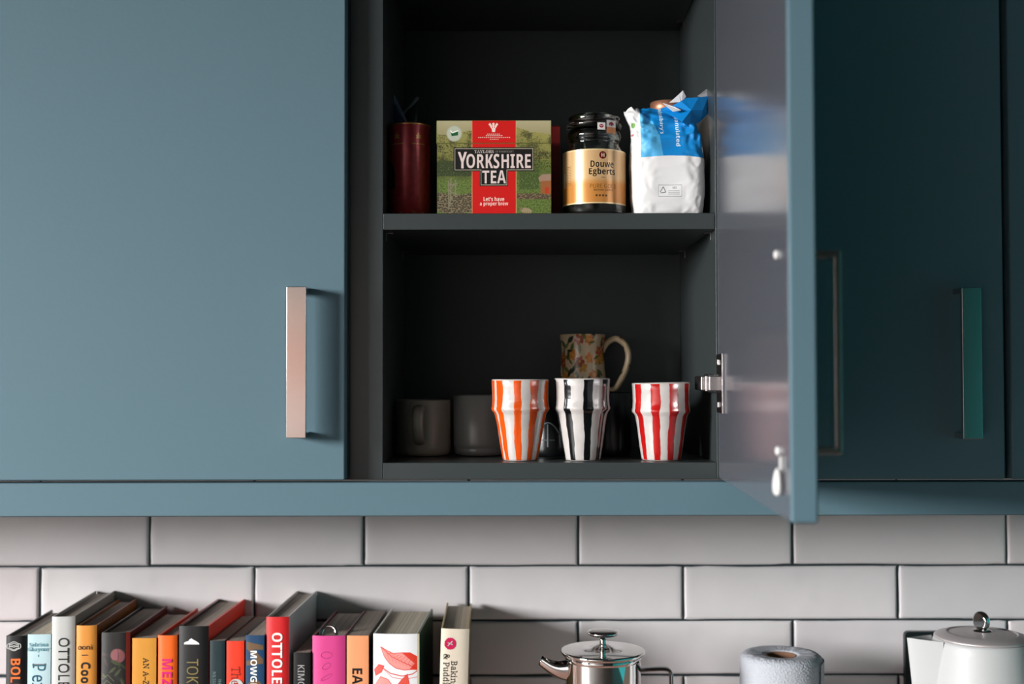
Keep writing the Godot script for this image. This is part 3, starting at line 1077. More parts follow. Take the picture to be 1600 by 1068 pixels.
func sugar_bag() -> void:
	var z := -0.056
	var y := SHELF_MID + 0.0002
	var c := at(1041.0, 300, z)
	var t := thing("sugar_bag", "opened paper sugar bag, white below blue, with crumpled top", "bag", Vector3(c.x, y, z))
	var k := (EYE.z - z - 0.030) / FOCAL
	var tall := at(1040, 168, z + 0.01).y - y
	var n := noise(51, 1.0, FastNoiseLite.TYPE_SIMPLEX, 2)
	var fold := noise(52, 1.0, FastNoiseLite.TYPE_CELLULAR, 1)
	fold.cellular_return_type = FastNoiseLite.RETURN_DISTANCE2_SUB
	# half width, its middle and half depth by height
	var prof := [[0.0, 52.0, 1042.5, 0.028], [0.04, 54.5, 1042.5, 0.031], [0.18, 58.0, 1042.0, 0.034], [0.5, 58.5, 1041.5, 0.035], [0.70, 56.5, 1040.5, 0.033], [0.83, 54.0, 1037.0, 0.026], [0.93, 51.0, 1031.5, 0.015], [1.0, 49.0, 1028.0, 0.0035]]
	var sample := func(v: float, j: int) -> float:
		for q in prof.size() - 1:
			if v <= prof[q + 1][0]:
				var g: float = (v - prof[q][0]) / (prof[q + 1][0] - prof[q][0])
				return lerpf(prof[q][j], prof[q + 1][j], g)
		return prof[-1][j]
	var s := Shape.new()
	s.sheet(120, 70, func(u: float, v: float) -> Array:
		var w := TAU * u
		var hw: float = sample.call(v, 1) * k
		var mx: float = (sample.call(v, 2) - 1041.0) * k
		var hd: float = sample.call(v, 3)
		var sx := -sin(w)
		var sz := -cos(w)
		var ex := signf(sx) * pow(absf(sx), 0.42)
		var ez := signf(sz) * pow(absf(sz), 0.42)
		var p := Vector3(mx + hw * ex, v * tall, hd * ez)
		var amt := 0.0012 + 0.0058 * smoothstep(0.48, 0.85, v) + 0.0020 * smoothstep(0.12, 0.0, v)
		var q := p * 34.0
		var crease := fold.get_noise_3d(q.x + 0.3 * q.y, q.y * 0.8, q.z * 0.6) + 0.6
		var d := (n.get_noise_3d(p.x * 22.0, p.y * 18.0, p.z * 22.0) * 1.1 - absf(n.get_noise_3d(p.x * 48.0 + 9.0, p.y * 40.0, p.z * 40.0)) * 0.9 + crease * 0.25) * amt
		p.z += d * ez * 1.3
		p.x += d * ex * 0.5
		# the left top corner pokes out as an ear
		p.x -= 0.0045 * smoothstep(0.82, 1.0, v) * smoothstep(0.3, 0.9, -ex)
		p.y += 0.0022 * smoothstep(0.9, 1.0, v) * n.get_noise_2d(p.x * 60.0, 2.0) * 2.0
		return [p, Vector2(clampf((p.x / k + 1041.0 - 982.5) / 117.0, -0.04, 1.04) * 0.92 + 0.04 if ez > -0.5 else 0.02, 1.0 - v)], true)
	var foot := s.add(Vector3(0, 0, 0), Vector3(0, -1, 0), Vector2(0.5, 1))
	for j in 120:
		var a := s.add(s.v[j], Vector3(0, -1, 0), Vector2(0.5, 1))
		var b := s.add(s.v[j + 1], Vector3(0, -1, 0), Vector2(0.5, 1))
		s.tri(foot, a, b)
	var paper := print_mat(sugar_print(), 0.48)
	paper.cull_mode = BaseMaterial3D.CULL_DISABLED
	put("bag", s, paper, t)
	# crumpled top: faceted folds of blue paper and their white inside
	var blue := mat(Color(0.03, 0.53, 0.84), 0.45)
	var white := mat(Color(0.86, 0.86, 0.88), 0.5)
	var L := func(px: float, py: float, dz: float) -> Vector3:
		return at(px, py, z + dz) - t.position
	crumple(t, "torn_flap", blue, [
		[L.call(1036, 172, 0.012), L.call(1064, 158, 0.016), L.call(1080, 172, 0.022)],
		[L.call(1064, 158, 0.016), L.call(1072, 153, 0.012), L.call(1080, 172, 0.022)],
		[L.call(1072, 153, 0.012), L.call(1092, 152, 0.010), L.call(1080, 172, 0.022)],
		[L.call(1092, 152, 0.010), L.call(1107, 150, 0.004), L.call(1098, 172, 0.015)],
		[L.call(1092, 152, 0.010), L.call(1098, 172, 0.015), L.call(1080, 172, 0.022)],
		[L.call(1107, 150, 0.004), L.call(1108, 176, 0.006), L.call(1098, 172, 0.015)],
		[L.call(1098, 172, 0.015), L.call(1108, 176, 0.006), L.call(1094, 190, 0.010)],
		[L.call(1080, 172, 0.022), L.call(1098, 172, 0.015), L.call(1094, 190, 0.010)],
		[L.call(1080, 172, 0.022), L.call(1094, 190, 0.010), L.call(1078, 200, 0.024)],
		[L.call(1036, 172, 0.012), L.call(1080, 172, 0.022), L.call(1066, 190, 0.030)],
		[L.call(1080, 172, 0.022), L.call(1078, 200, 0.024), L.call(1066, 190, 0.030)]])
	crumple(t, "torn_flap", white, [
		[L.call(1046, 160, 0.010), L.call(1061, 147, 0.006), L.call(1064, 159, 0.014)],
		[L.call(1061, 147, 0.006), L.call(1067, 141, 0.004), L.call(1065, 159, 0.014)],
		[L.call(1067, 141, 0.004), L.call(1072, 151, 0.008), L.call(1065, 159, 0.014)],
		[L.call(1090, 150, 0.009), L.call(1105, 139, 0.002), L.call(1109, 141, 0.000)],
		[L.call(1090, 150, 0.009), L.call(1109, 141, 0.000), L.call(1108, 155, 0.004)],
		[L.call(1036, 161, 0.014), L.call(1054, 167, 0.022), L.call(1064, 172, 0.026)],
		[L.call(1036, 161, 0.014), L.call(1064, 172, 0.026), L.call(1052, 174, 0.026)]])
	(t.get_child(t.get_child_count() - 1) as Node3D).set_meta("label", "white inside of the torn paper")


func crumple(t: Node3D, called: String, m: Material, tris: Array) -> void:
	var s := Shape.new()
	for f: Array in tris:
		var a: Vector3 = f[0]
		var b: Vector3 = f[1]
		var c: Vector3 = f[2]
		var q := (b - a).cross(c - a).normalized()
		if q.z < 0.0: q = -q
		s.flat(a, b, c, q)
		var d := q * 0.0007
		s.flat(a - d, b - d, c - d, -q)
		for e: Array in [[a, b, c], [b, c, a], [c, a, b]]:
			var o: Vector3 = (e[0] + e[1]) / 2.0 - e[2]
			s.flat(e[0], e[1], e[1] - d, o)
			s.flat(e[0], e[1] - d, e[0] - d, o)
	put(called, s, m, t)


func sugar_print() -> Image:
	var W := 640
	var H := 800
	var im := Image.create(W, H, false, Image.FORMAT_RGB8)
	im.fill(Color(0.93, 0.925, 0.92))
	var P := func(px: float, py: float) -> Vector2:          # photograph pixel on the front to image pixel
		return Vector2((px - 982.5) / 117.0 * 0.92 * W + 0.04 * W, (py - 168.0) / 165.0 * H)
	var blue := Color(0.03, 0.53, 0.82)
	var edge := PackedVector2Array([P.call(998.0, 160.0), P.call(1110.0, 160.0), P.call(1110.0, 228.0), P.call(1092.0, 231.0), P.call(1097.0, 248.0), P.call(1070.0, 245.5), P.call(1040.0, 245.0), P.call(996.5, 247.5)])
	fill_poly(im, edge, blue)
	fill_poly(im, PackedVector2Array([P.call(996.5, 247.5), P.call(997.0, 178.0), P.call(1016.0, 190.0), P.call(1026.0, 214.0), P.call(1031.0, 245.3)]), Color(0.33, 0.70, 0.90))
	fill_oval(im, P.call(986.5, 196.0), Vector2(16, 22), 0, Color(0.50, 0.68, 0.38))
	fill_oval(im, P.call(985.5, 211.0), Vector2(8, 8), 0, Color(0.80, 0.40, 0.42))
	var pale := Color(0.90, 0.94, 0.97)
	stamp_down(im, "Sainsbury's", "bold", Rect2(P.call(1026.0, 163.0), P.call(1034.5, 212.0) - P.call(1026.0, 163.0)), pale)
	stamp_down(im, "granulated", "bold", Rect2(P.call(1050.0, 177.0), P.call(1059.0, 231.0) - P.call(1050.0, 177.0)), pale)
	# little framed mark low on the front
	var grey := Color(0.55, 0.55, 0.56)
	var a: Vector2 = P.call(1023.5, 288.5)
	var b: Vector2 = P.call(1059.5, 305.0)
	stroke(im, [a, Vector2(b.x, a.y), b, Vector2(a.x, b.y), a], 3, grey)
	stroke(im, [P.call(1026.0, 299.0), P.call(1031.0, 291.0), P.call(1035.0, 299.0), P.call(1027.0, 300.0)], 6, grey.darkened(0.2))
	stamp(im, "MIX", "bold", Rect2(P.call(1045.5, 291.0), P.call(1052.0, 294.0) - P.call(1045.5, 291.0)), grey)
	for k in 3:
		for x in range(1039, 1056, 3):
			stroke(im, [P.call(float(x), 297.0 + k * 2.4), P.call(x + 2.1, 297.0 + k * 2.4)], 4, grey)
	return im


# words that read downwards: their tops look to the right
func stamp_down(im: Image, words: String, kind: String, r: Rect2, c: Color) -> void:
	var W := int(r.size.y)
	var H := int(r.size.x)
	var flat := Image.create(W, H, false, Image.FORMAT_RGBA8)
	flat.fill(Color(0, 0, 0, 0))
	stamp(flat, words, kind, Rect2(0, 0, W, H), c)
	flat.rotate_90(CLOCKWISE)
	im.convert(Image.FORMAT_RGBA8)
	im.blend_rect(flat, Rect2i(0, 0, flat.get_width(), flat.get_height()), Vector2i(r.position))


# ---------------------------------------------------------------- on the cabinet floor

func lower_shelf() -> void:
	cup("orange and white striped tumbler, leftmost of the three striped cups", 813.0, 592.0, 45.0, 28.0, Color(0.90, 0.33, 0.07), [-47.0, -6.0, 28.5, 66.0], 37.0, 17.0, 81, 0.0)
	cup("black and white striped tumbler in the middle of the three cups", 910.5, 590.5, 43.5, 28.0, Color(0.035, 0.04, 0.045), [-37.0, 9.0, 51.0], 45.0, 18.0, 82, 0.0)
	cup("red and white striped tumbler nearest the hinge of the open door", 1033.0, 597.0, 45.5, 31.0, Color(0.70, 0.08, 0.075), [-60.0, -18.0, 19.5, 58.0], 39.0, 17.5, 83, -0.014)
	var grey := mat(Color(0.50, 0.49, 0.45), 0.38)
	mug("grey mug with its handle facing out, leftmost on the cabinet floor", 661.0, 0.0352, 623.5, -0.135, grey, 2.0, 0.0)
	mug("plain grey mug with ringed foot between left mug and orange cup", 750.0, 0.0335, 616.0, -0.140, mat(Color(0.48, 0.49, 0.48), 0.30), 178.0, 0.004)
	var black := mat(Color(0.075, 0.085, 0.090), 0.30)
	var a := mug("dark mug with pale printed sketch between the orange and black cups", 861.0, 0.0270, 634.0, -0.125, black, 175.0, 0.0)
	var pale := mat(Color(0.42, 0.46, 0.48), 0.5)
	var n := Shape.new()
	# a pale arch and a line of print on the mug
	var r := 0.0270 + 0.0003
	var pts := []
	for k in 13:
		var w := deg_to_rad(-40.0 + 62.0 * k / 12.0)
		pts.append(Vector3(sin(w) * r, 0.028 + 0.014 * sin(PI * k / 12.0), cos(w) * r))
	n.tube(pts, 0.0010, 0.0003, Vector3.UP, 8)
	for g: float in [-10.0, 24.0]:
		var w := deg_to_rad(g)
		n.tube([Vector3(sin(w) * r, 0.012, cos(w) * r), Vector3(sin(w) * r, 0.040, cos(w) * r)], 0.0012, 0.0003, Vector3(cos(w), 0, -sin(w)), 8)
	for k in 9:
		var w := deg_to_rad(-36.0 + 5.0 * k)
		n.tube([Vector3(sin(w) * r, 0.0205, cos(w) * r), Vector3(sin(w + 0.05) * r, 0.0205, cos(w + 0.05) * r)], 0.0008, 0.0003, Vector3.UP, 6)
	put("printed_sketch", n, pale, a)
	mug("plain dark mug half hidden behind the black and white cup", 950.0, 0.0290, 612.0, -0.125, black, 165.0, 0.0)
	jug()


func cup(label: String, px: float, py: float, rim: float, foot: float, c: Color, stripes: Array, pitch: float, wide: float, seed_: int, lean: float) -> void:
	var z := -0.040
	var k := (EYE.z - z) / FOCAL
	var p := at(px, 700, z)
	var y := SHELF_LOW + 0.0002
	var t := thing("striped_cup", label, "cup", Vector3(p.x, y, z), 0.0, "striped cups on the cabinet floor")
	var tall := at(px, py, z).y - y
	var R := rim * k
	var f := foot * k
	var prof := [Vector2(0, 0.0012), Vector2(f * 0.72, 0.0012), Vector2(f * 0.86, 0.0), Vector2(f * 0.97, 0.0006), Vector2(f, 0.0030), Vector2(lerpf(f, R * 0.90, 0.30), tall * 0.19), Vector2(lerpf(f, R * 0.90, 0.68), tall * 0.42), Vector2(R * 0.895, tall * 0.560), Vector2(R * 0.935, tall * 0.592), Vector2(R * 1.000, tall * 0.618), Vector2(R * 1.012, tall * 0.640), Vector2(R * 0.985, tall * 0.672), Vector2(R * 0.972, tall * 0.76), Vector2(R * 0.985, tall * 0.90), Vector2(R * 1.0, tall * 0.985), Vector2(R * 0.985, tall), Vector2(R * 0.945, tall * 0.992), Vector2(R * 0.92, tall * 0.94), Vector2(R * 0.90, tall * 0.62), Vector2(f * 0.85, tall * 0.09), Vector2(0, tall * 0.07)]
	# rim and ridge wander a little, as thrown pots do
	var s := turned(prof, 96)
	var n := noise(seed_, 1.0)
	for j in s.v.size():
		var q := s.v[j]
		var d := n.get_noise_3d(q.x * 14.0, q.y * 9.0, q.z * 14.0) * 0.0011 * smoothstep(0.1, 0.5, q.y / tall)
		var o := Vector3(q.x, 0, q.z).normalized()
		s.v[j] = q + o * d + Vector3(0, lean * q.x * smoothstep(0.5, 1.0, q.y / tall) * -1.0 + d * 0.4, 0)
	var im := Image.create(1024, 256, false, Image.FORMAT_RGB8)
	var white := Color(0.77, 0.745, 0.73)
	var line := noise(seed_ + 7, 0.02)
	var tone := noise(seed_ + 9, 0.012)
	# image row -> height: the profile's arrangement keeps v = 1 - y / tall, inside and outside alike
	var centres := []
	for a: float in stripes: centres.append(a)
	var up: float = stripes[-1] + pitch
	while up < stripes[0] + 360.0 - pitch * 0.6:
		centres.append(up)
		up += pitch
	for yy in 256:
		var v := yy / 256.0
		var base := white
		for xx in 1024:
			var g := xx / 1024.0 * 360.0 - 180.0
			var col := white.darkened(clampf(0.05 * tone.get_noise_2d(xx * 0.6, yy), -0.03, 0.08))
			for j in centres.size():
				var d := wrapf(g - centres[j], -180.0, 180.0)
				var side := line.get_noise_2d(yy * 0.55, j * 70.0 + (0.0 if d < 0 else 30.0)) * 3.2
				if v < 0.38: side += line.get_noise_2d(j * 33.0, 400.0) * 3.0
				var edge := wide / 2.0 + side - absf(d)
				if v > 0.985 or v < 0.012: edge = -1.0
				if edge > -0.6:
					var deep := c.darkened(clampf(0.18 * tone.get_noise_2d(xx * 1.5, yy * 0.4) + 0.04, 0.0, 0.2))
					col = col.lerp(deep, clampf((edge + 0.6) / 1.1, 0.0, 1.0))
			im.set_pixel(xx, yy, col)
	var m := print_mat(im, 0.16)
	m.clearcoat_enabled = true
	m.clearcoat = 0.6
	m.clearcoat_roughness = 0.06
	m.normal_enabled = true
	m.normal_texture = noise_normal(seed_ + 20, 0.02, 2.0)
	m.normal_scale = 0.18
	put("body", s, m, t)


func mug(label: String, px: float, r: float, py: float, z: float, m: Material, turn: float, foot: float) -> Node3D:
	var p := at(px, 700, z)
	var y := SHELF_LOW + 0.0002
	var t := thing("mug", label, "mug", Vector3(p.x, y, z), deg_to_rad(-turn) if turn < 90.0 else 0.0)
	var tall := at(px, py, z).y - y
	var prof := [Vector2(0, 0.002), Vector2(r * 0.80, 0.002), Vector2(r * 0.83, 0.0), Vector2(r * 0.92, 0.001)]
	if foot > 0.0:
		prof += [Vector2(r * 0.965, 0.004), Vector2(r * 0.97, 0.008), Vector2(r * 0.955, 0.0095), Vector2(r * 0.985, 0.011), Vector2(r, 0.015), Vector2(r, tall - 0.0015)]
	else:
		prof += [Vector2(r * 0.985, 0.0045), Vector2(r, 0.010), Vector2(r, tall - 0.0015)]
	prof += [Vector2(r - 0.0014, tall), Vector2(r - 0.0030, tall - 0.0015), Vector2(r - 0.0034, 0.012), Vector2(r * 0.7, 0.006), Vector2(0, 0.006)]
	put("body", turned(prof, 64), m, t)
	var h := Shape.new()
	var pts := curve([Vector3(0, tall * 0.84, r - 0.002), Vector3(0, tall * 0.86, r + 0.012), Vector3(0, tall * 0.76, r + 0.024), Vector3(0, tall * 0.52, r + 0.026), Vector3(0, tall * 0.30, r + 0.014), Vector3(0, tall * 0.26, r - 0.002)], 28)
	h.tube(pts, 0.0070, 0.0040, Vector3(1, 0, 0), 14)
	var o := put("handle", h, m, t)
	if turn >= 90.0: o.rotation.y = deg_to_rad(-turn)
	return t


func jug() -> void:
	var z := -0.236
	var k := (EYE.z - z) / FOCAL
	var y := SHELF_LOW + 0.0002
	var p := at(910.5, 600, z)
	var t := thing("jug", "cream floral jug with big loop handle behind the black striped cup", "jug", Vector3(p.x, y, z))
	var Y := func(py: float) -> float: return at(910.5, py, z).y - y
	var prof := [Vector2(0, 0.002), Vector2(0.022, 0.002), Vector2(0.0245, 0.0), Vector2(0.027, 0.003), Vector2(0.0325, 0.022), Vector2(0.0350, 0.045), Vector2(36.8 * k, Y.call(612.0)), Vector2(36.0 * k, Y.call(590.0)), Vector2(33.5 * k, Y.call(565.0)), Vector2(32.8 * k, Y.call(550.0)), Vector2(34.0 * k, Y.call(534.0)), Vector2(35.8 * k, Y.call(523.6)), Vector2(35.0 * k, Y.call(522.2)), Vector2(33.0 * k, Y.call(523.4)), Vector2(30.5 * k, Y.call(550.0)), Vector2(33.5 * k, Y.call(600.0)), Vector2(0.030, 0.030), Vector2(0.022, 0.010), Vector2(0, 0.008)]
	var paint := print_mat(jug_print(), 0.22)
	put("body", turned(prof, 72), paint, t)
	var L := func(px: float, py: float) -> Vector3:
		return at(px, py, z) - t.position
	var h := Shape.new()
	h.tube(curve([L.call(940.5, 549), L.call(947.0, 537), L.call(957.0, 530), L.call(966.0, 530), L.call(977.0, 539), L.call(982.0, 556), L.call(977.0, 579), L.call(966.0, 600), L.call(957.5, 609), L.call(947.0, 608)], 40), 0.0058, 0.0042, Vector3(0, 0, 1), 14)
	var glaze := print_mat(handle_print(), 0.25)
	put("handle", h, glaze, t)


func jug_print() -> Image:
	var im := Image.create(900, 640, false, Image.FORMAT_RGB8)
	im.fill(Color(0.80, 0.70, 0.56))
	var r := RandomNumberGenerator.new()
	r.seed = 19
	var greens := [Color(0.22, 0.30, 0.14), Color(0.32, 0.38, 0.18), Color(0.14, 0.17, 0.12), Color(0.40, 0.42, 0.22)]
	var warm := [Color(0.72, 0.30, 0.10), Color(0.80, 0.46, 0.14), Color(0.62, 0.22, 0.10), Color(0.74, 0.52, 0.16)]
	for k in 190:
		fill_leaf(im, Vector2(r.randf() * 900, r.randf() * 640), 34, 9 + r.randf() * 5, r.randf() * TAU, greens[r.randi() % 4])
	for k in 70:
		var c := Vector2(r.randf() * 900, r.randf() * 640)
		var col: Color = warm[r.randi() % 4]
		for q in 5:
			fill_oval(im, c + Vector2(17, 0).rotated(q * TAU / 5 + k), Vector2(15, 11), q * TAU / 5 + k, col.lightened(0.1 * (q % 2)))
		fill_oval(im, c, Vector2(7, 7), 0, Color(0.80, 0.62, 0.2))
	for k in 60:
		fill_leaf(im, Vector2(r.randf() * 900, r.randf() * 640), 24, 7, r.randf() * TAU, greens[r.randi() % 4])
	return im


func handle_print() -> Image:
	var im := Image.create(64, 256, false, Image.FORMAT_RGB8)
	im.fill(Color(0.78, 0.69, 0.56))
	for k in 9:
		fill_leaf(im, Vector2(18 + 14 * (k % 3), 16 + 27 * k), 14, 5, 0.9 + k, [Color(0.30, 0.34, 0.18), Color(0.20, 0.19, 0.14), Color(0.55, 0.30, 0.14)][k % 3])
	return im


# ---------------------------------------------------------------- cookbooks

const BOOK_Z := -0.130
var page_mats := []

# a hardback (or soft cover) standing on the worktop: spine, two boards, block of pages; places by the spine as photographed
func book(label: String, x0: float, x1: float, py: float, deep: float, yaw: float, spine: Variant, board: Color, opts := {}) -> Node3D:
	var zf: float = opts.get("z", BOOK_Z)
	var a := at(x0, py, zf)
	var b := at(x1, py, zf)
	var w := b.x - a.x - 0.0008
	var tall := (a.y + b.y) / 2.0 - TOP - 0.0003
	var t := thing("cookbook", label, "book", Vector3((a.x + b.x) / 2.0, TOP + 0.0003, zf), -yaw, "cookbooks standing on the worktop")
	if opts.has("lean"): t.rotation.z = opts.lean
	var hard: bool = opts.get("hard", true)
	var th := 0.0026 if hard else 0.0006
	var cloth := mat(board, 0.42)
	var sm: Material = mat(spine, opts.get("rough", 0.40)) if spine is Color else print_mat(spine, 0.42)
	var bend := 0.0026 if hard else 0.0008
	var s := Shape.new()
	# a gently rounded spine
	s.sheet(14, 1, func(u: float, v: float) -> Array:
		var x := (u - 0.5) * w
		return [Vector3(x, v * tall, -bend * pow(absf(2.0 * u - 1.0), 3.0)), Vector2(u, 1.0 - v)])
	s.sheet(14, 1, func(u: float, v: float) -> Array:
		var x := (u - 0.5) * (w - 0.0004)
		return [Vector3(x, v * tall, -th - bend * pow(absf(2.0 * u - 1.0), 3.0)), Vector2(u, 1.0 - v)], false, -1.0)
	for k in 14:
		var e := []
		for q: int in [0, 1]:
			var u := (k + q) / 14.0
			var zz := -bend * pow(absf(2.0 * u - 1.0), 3.0)
			e.append(Vector3((u - 0.5) * w, tall, zz))
			e.append(Vector3((u - 0.5) * (w - 0.0004), tall, zz - th))
		s.flat(e[0], e[2], e[3], Vector3.UP, Vector2(k / 14.0, 0), Vector2((k + 1) / 14.0, 0), Vector2((k + 1) / 14.0, 0))
		s.flat(e[0], e[3], e[1], Vector3.UP, Vector2(k / 14.0, 0), Vector2((k + 1) / 14.0, 0), Vector2(k / 14.0, 0))
	put("spine", s, sm, t)
	for q: int in [-1, 1]:
		var m: Material = cloth
		if q == 1 and opts.has("right"): m = mat(opts.right, 0.40)
		put("cover", boxed(Vector3(q * (w / 2.0 - th / 2.0), tall / 2.0, -bend - deep / 2.0), Vector3(th, tall, deep), 0.0006 if hard else 0.0002), m, t)
	var down := 0.0035 if hard else 0.0004
	put("pages", boxed(Vector3(0, tall / 2.0, -bend - th - (deep - 0.006) / 2.0), Vector3(w - 2.0 * th - 0.0004, tall - 2.0 * down, deep - 0.006 - th), 0.0006), page_mats[opts.get("paper", 0)], t)
	if hard and opts.get("band", true):
		var hb := Shape.new()
		hb.tube([Vector3(-w * 0.36, tall - down - 0.0004, -bend - th + 0.0006), Vector3(w * 0.36, tall - down - 0.0004, -bend - th + 0.0006)], 0.0013, 0.0016, Vector3(0, 0, 1), 8)
		put("headband", hb, mat(opts.get("band_color", Color(0.75, 0.72, 0.66)), 0.7), t)
	return t


func on_spine(t: Node3D, px: float, py: float, dz := 0.0003) -> Vector3:
	var p: Vector3 = t.transform.affine_inverse() * at(px, py, t.position.z + 0.0)
	return Vector3(p.x, p.y, dz)


# print that reads down the spine: px is the middle of its line, py where it starts, both as photographed; tall in pixels
func down(t: Node3D, words: String, kind: String, px: float, py: float, tall: float, c: Color, stretch := 1.0) -> void:
	letters(words, kind, tall / 1236.0, mat(c, 0.4), t, on_spine(t, px, py), -PI / 2.0, stretch)


func across(t: Node3D, words: String, kind: String, px: float, py: float, tall: float, c: Color, stretch := 1.0) -> void:
	letters(words, kind, tall / 1236.0, mat(c, 0.4), t, on_spine(t, px, py), 0.0, stretch, true)


func books() -> void:
	for k in 3:
		var im := Image.create(96, 4, false, Image.FORMAT_RGB8)
		for x in 96:
			var c: Color = [Color(0.74, 0.69, 0.64), Color(0.82, 0.77, 0.69), Color(0.64, 0.58, 0.53)][k]
			im.fill_rect(Rect2i(x, 0, 1, 4), c.darkened(rng.randf() * 0.28))
		page_mats.append(print_mat(im, 0.8))
	var black := Color(0.035, 0.04, 0.045)
	var ink := Color(0.05, 0.05, 0.05)
	var white := Color(0.71, 0.71, 0.70)

	var t := book("black cookbook with orange capitals and white oval scribble, far left of the row", 8.5, 41, 993, 0.172, -0.046, black, black)
	down(t, "BOLD", "bold", 24.5, 1028.5, 14.5, Color(0.90, 0.42, 0.16))
	var logo := Shape.new()
	for ring: Array in [[10.5, 6.3, 0.0], [7.0, 2.4, -1.6], [7.4, 2.6, 2.2]]:
		var pts := []
		for k in 25:
			var w := TAU * k / 24.0
			pts.append(Vector3(cos(w) * ring[0], sin(w) * ring[1] - ring[2] + 0.8 * sin(w * 5.0), 0) / 1236.0)
		logo.tube(pts, 0.0006, 0.0002, Vector3(0.3, 0.4, 0).normalized(), 6)
	put("emblem", logo, mat(white, 0.4), t).position = on_spine(t, 22.0, 1009)

	t = book("pale blue cookbook with small teal author lines beside the black one", 43, 79.5, 990.5, 0.165, -0.050, Color(0.70, 0.80, 0.82), Color(0.62, 0.68, 0.70), {"hard": false, "paper": 1})
	across(t, "Sabrina", "serif", 60, 1006.5, 5.6, Color(0.36, 0.58, 0.63))
	across(t, "Ghayour", "serif", 60, 1013.8, 5.6, Color(0.36, 0.58, 0.63))
	down(t, "P", "serif", 61, 1036, 19, Color(0.10, 0.36, 0.42), 0.8)
	down(t, "ersiana", "serif", 60, 1054, 19, Color(0.05, 0.30, 0.40), 0.9)
	put("accent_mark", boxed(Vector3.ZERO, Vector3(0.0165, 0.0022, 0.0002), 0.0001), mat(Color(0.46, 0.42, 0.40), 0.5), t).position = on_spine(t, 61, 1038)
	put("accent_mark", boxed(Vector3.ZERO, Vector3(0.0012, 0.0030, 0.0002), 0.0001), mat(Color(0.42, 0.62, 0.66), 0.5), t).position = on_spine(t, 60, 1024)

	t = book("tall white cookbook with black sans capitals, third from the left", 80.2, 117, 963, 0.186, -0.050, white, Color(0.70, 0.69, 0.67), {"right": Color(0.55, 0.52, 0.49)})
	down(t, "OTTOLENGHI", "", 99.5, 996, 15.5, ink, 1.04)

	t = book("amber cookbook with lowercase lettering and bold black title down its spine", 118.3, 151, 977, 0.184, -0.032, Color(0.80, 0.52, 0.20), Color(0.66, 0.36, 0.12), {"right": Color(0.60, 0.33, 0.12)})
	across(t, "ooni", "", 132.5, 1010.5, 7.6, ink, 1.05)
	put("accent_mark", boxed(Vector3.ZERO, Vector3(0.0076, 0.0012, 0.0002), 0.0001), mat(ink, 0.5), t).position = on_spine(t, 132.5, 1023)
	down(t, "Cooking", "bold", 133.5, 1034, 13.5, ink)

	t = book("dark cookbook with pink flower and green leaves painted on the spine", 157.5, 203, 988, 0.180, -0.018, flower_print(), Color(0.06, 0.055, 0.055), {"right": Color(0.38, 0.10, 0.07), "paper": 2})

	t = book("mustard yellow paperback with small black serif title, between floral and orange books", 206, 244.5, 996.5, 0.160, -0.004, Color(0.78, 0.53, 0.18), Color(0.55, 0.36, 0.13), {"hard": false, "paper": 2})
	down(t, "AN A–Z OF PASTA", "serif", 228, 1027, 8.5, Color(0.12, 0.09, 0.06), 1.0)

	t = book("bright orange cookbook with magenta brushed lettering", 245.3, 277, 992.5, 0.182, 0.010, Color(0.90, 0.37, 0.08), Color(0.82, 0.24, 0.06), {"paper": 2})
	down(t, "MEZZE", "bold", 261, 1029, 15, Color(0.78, 0.06, 0.42), 1.05)

	t = book("black cookbook with white cloud and gold capitals, red cover on its right side", 278.5, 326, 978, 0.188, 0.026, black, black, {"right": Color(0.95, 0.20, 0.09), "paper": 0})
	put("red_edge", boxed(Vector3(-0.0186, at(300, 978, BOOK_Z).y - TOP + 0.0002, -0.1), Vector3(0.0012, 0.0006, 0.175), 0.0002), mat(Color(0.78, 0.15, 0.08), 0.4), t)
	var cloud := PackedVector2Array()
	for p: Array in [[-12, -4.5], [-11.5, -2], [-8, 0], [-5, 0.5], [-3.5, 3.0], [-0.5, 4.8], [2, 3.2], [3.2, 1.6], [7, 0.6], [9, -1.5], [11.5, -2.5], [12, -4.5]]:
		cloud.append(Vector2(p[0], p[1]) / 1236.0)
	var cs := Shape.new()
	cs.plate(cloud, 0.0002, 0.0004)
	put("cloud_emblem", cs, mat(Color(0.92, 0.91, 0.90), 0.4), t).position = on_spine(t, 299.5, 1001.5, 0.0002)
	down(t, "TOKYO", "", 301, 1029, 18, Color(0.48, 0.42, 0.24), 0.82)

	t = book("dark teal thin paperback with tiny pale print next to the red edged book", 327.5, 352, 1000.5, 0.165, 0.026, Color(0.05, 0.15, 0.17), Color(0.05, 0.12, 0.13), {"hard": false, "paper": 2})
	down(t, "NILSSON", "", 335, 1049, 4.8, Color(0.42, 0.50, 0.50), 1.0)
	down(t, "THE", "", 343.5, 1060, 4.8, Color(0.42, 0.50, 0.50), 1.0)

	t = book("orange red paperback with white ring at the bottom of the frame", 353.3, 382, 1001, 0.165, 0.026, Color(0.86, 0.20, 0.09), Color(0.70, 0.16, 0.08), {"hard": false, "paper": 2})
	down(t, "The", "serif", 368, 1041, 13, Color(0.52, 0.12, 0.07), 0.9)
	var ring := Shape.new()
	ring.lathe([Vector2(0.0045, 0.0), Vector2(0.0045, 0.0003), Vector2(0.0045, 0.0003), Vector2(0.0092, 0.0003), Vector2(0.0092, 0.0003), Vector2(0.0092, 0.0)], 32, Transform3D(Basis(Vector3(1, 0, 0), PI / 2.0), Vector3.ZERO))
	put("ring_emblem", ring, mat(white, 0.4), t).position = on_spine(t, 369, 1071.5, 0.0001)

	t = book("blue paperback with white rounded capitals over gold shapes", 383.2, 413.5, 992, 0.160, 0.027, blue_print(), Color(0.10, 0.22, 0.33), {"hard": false, "paper": 2})
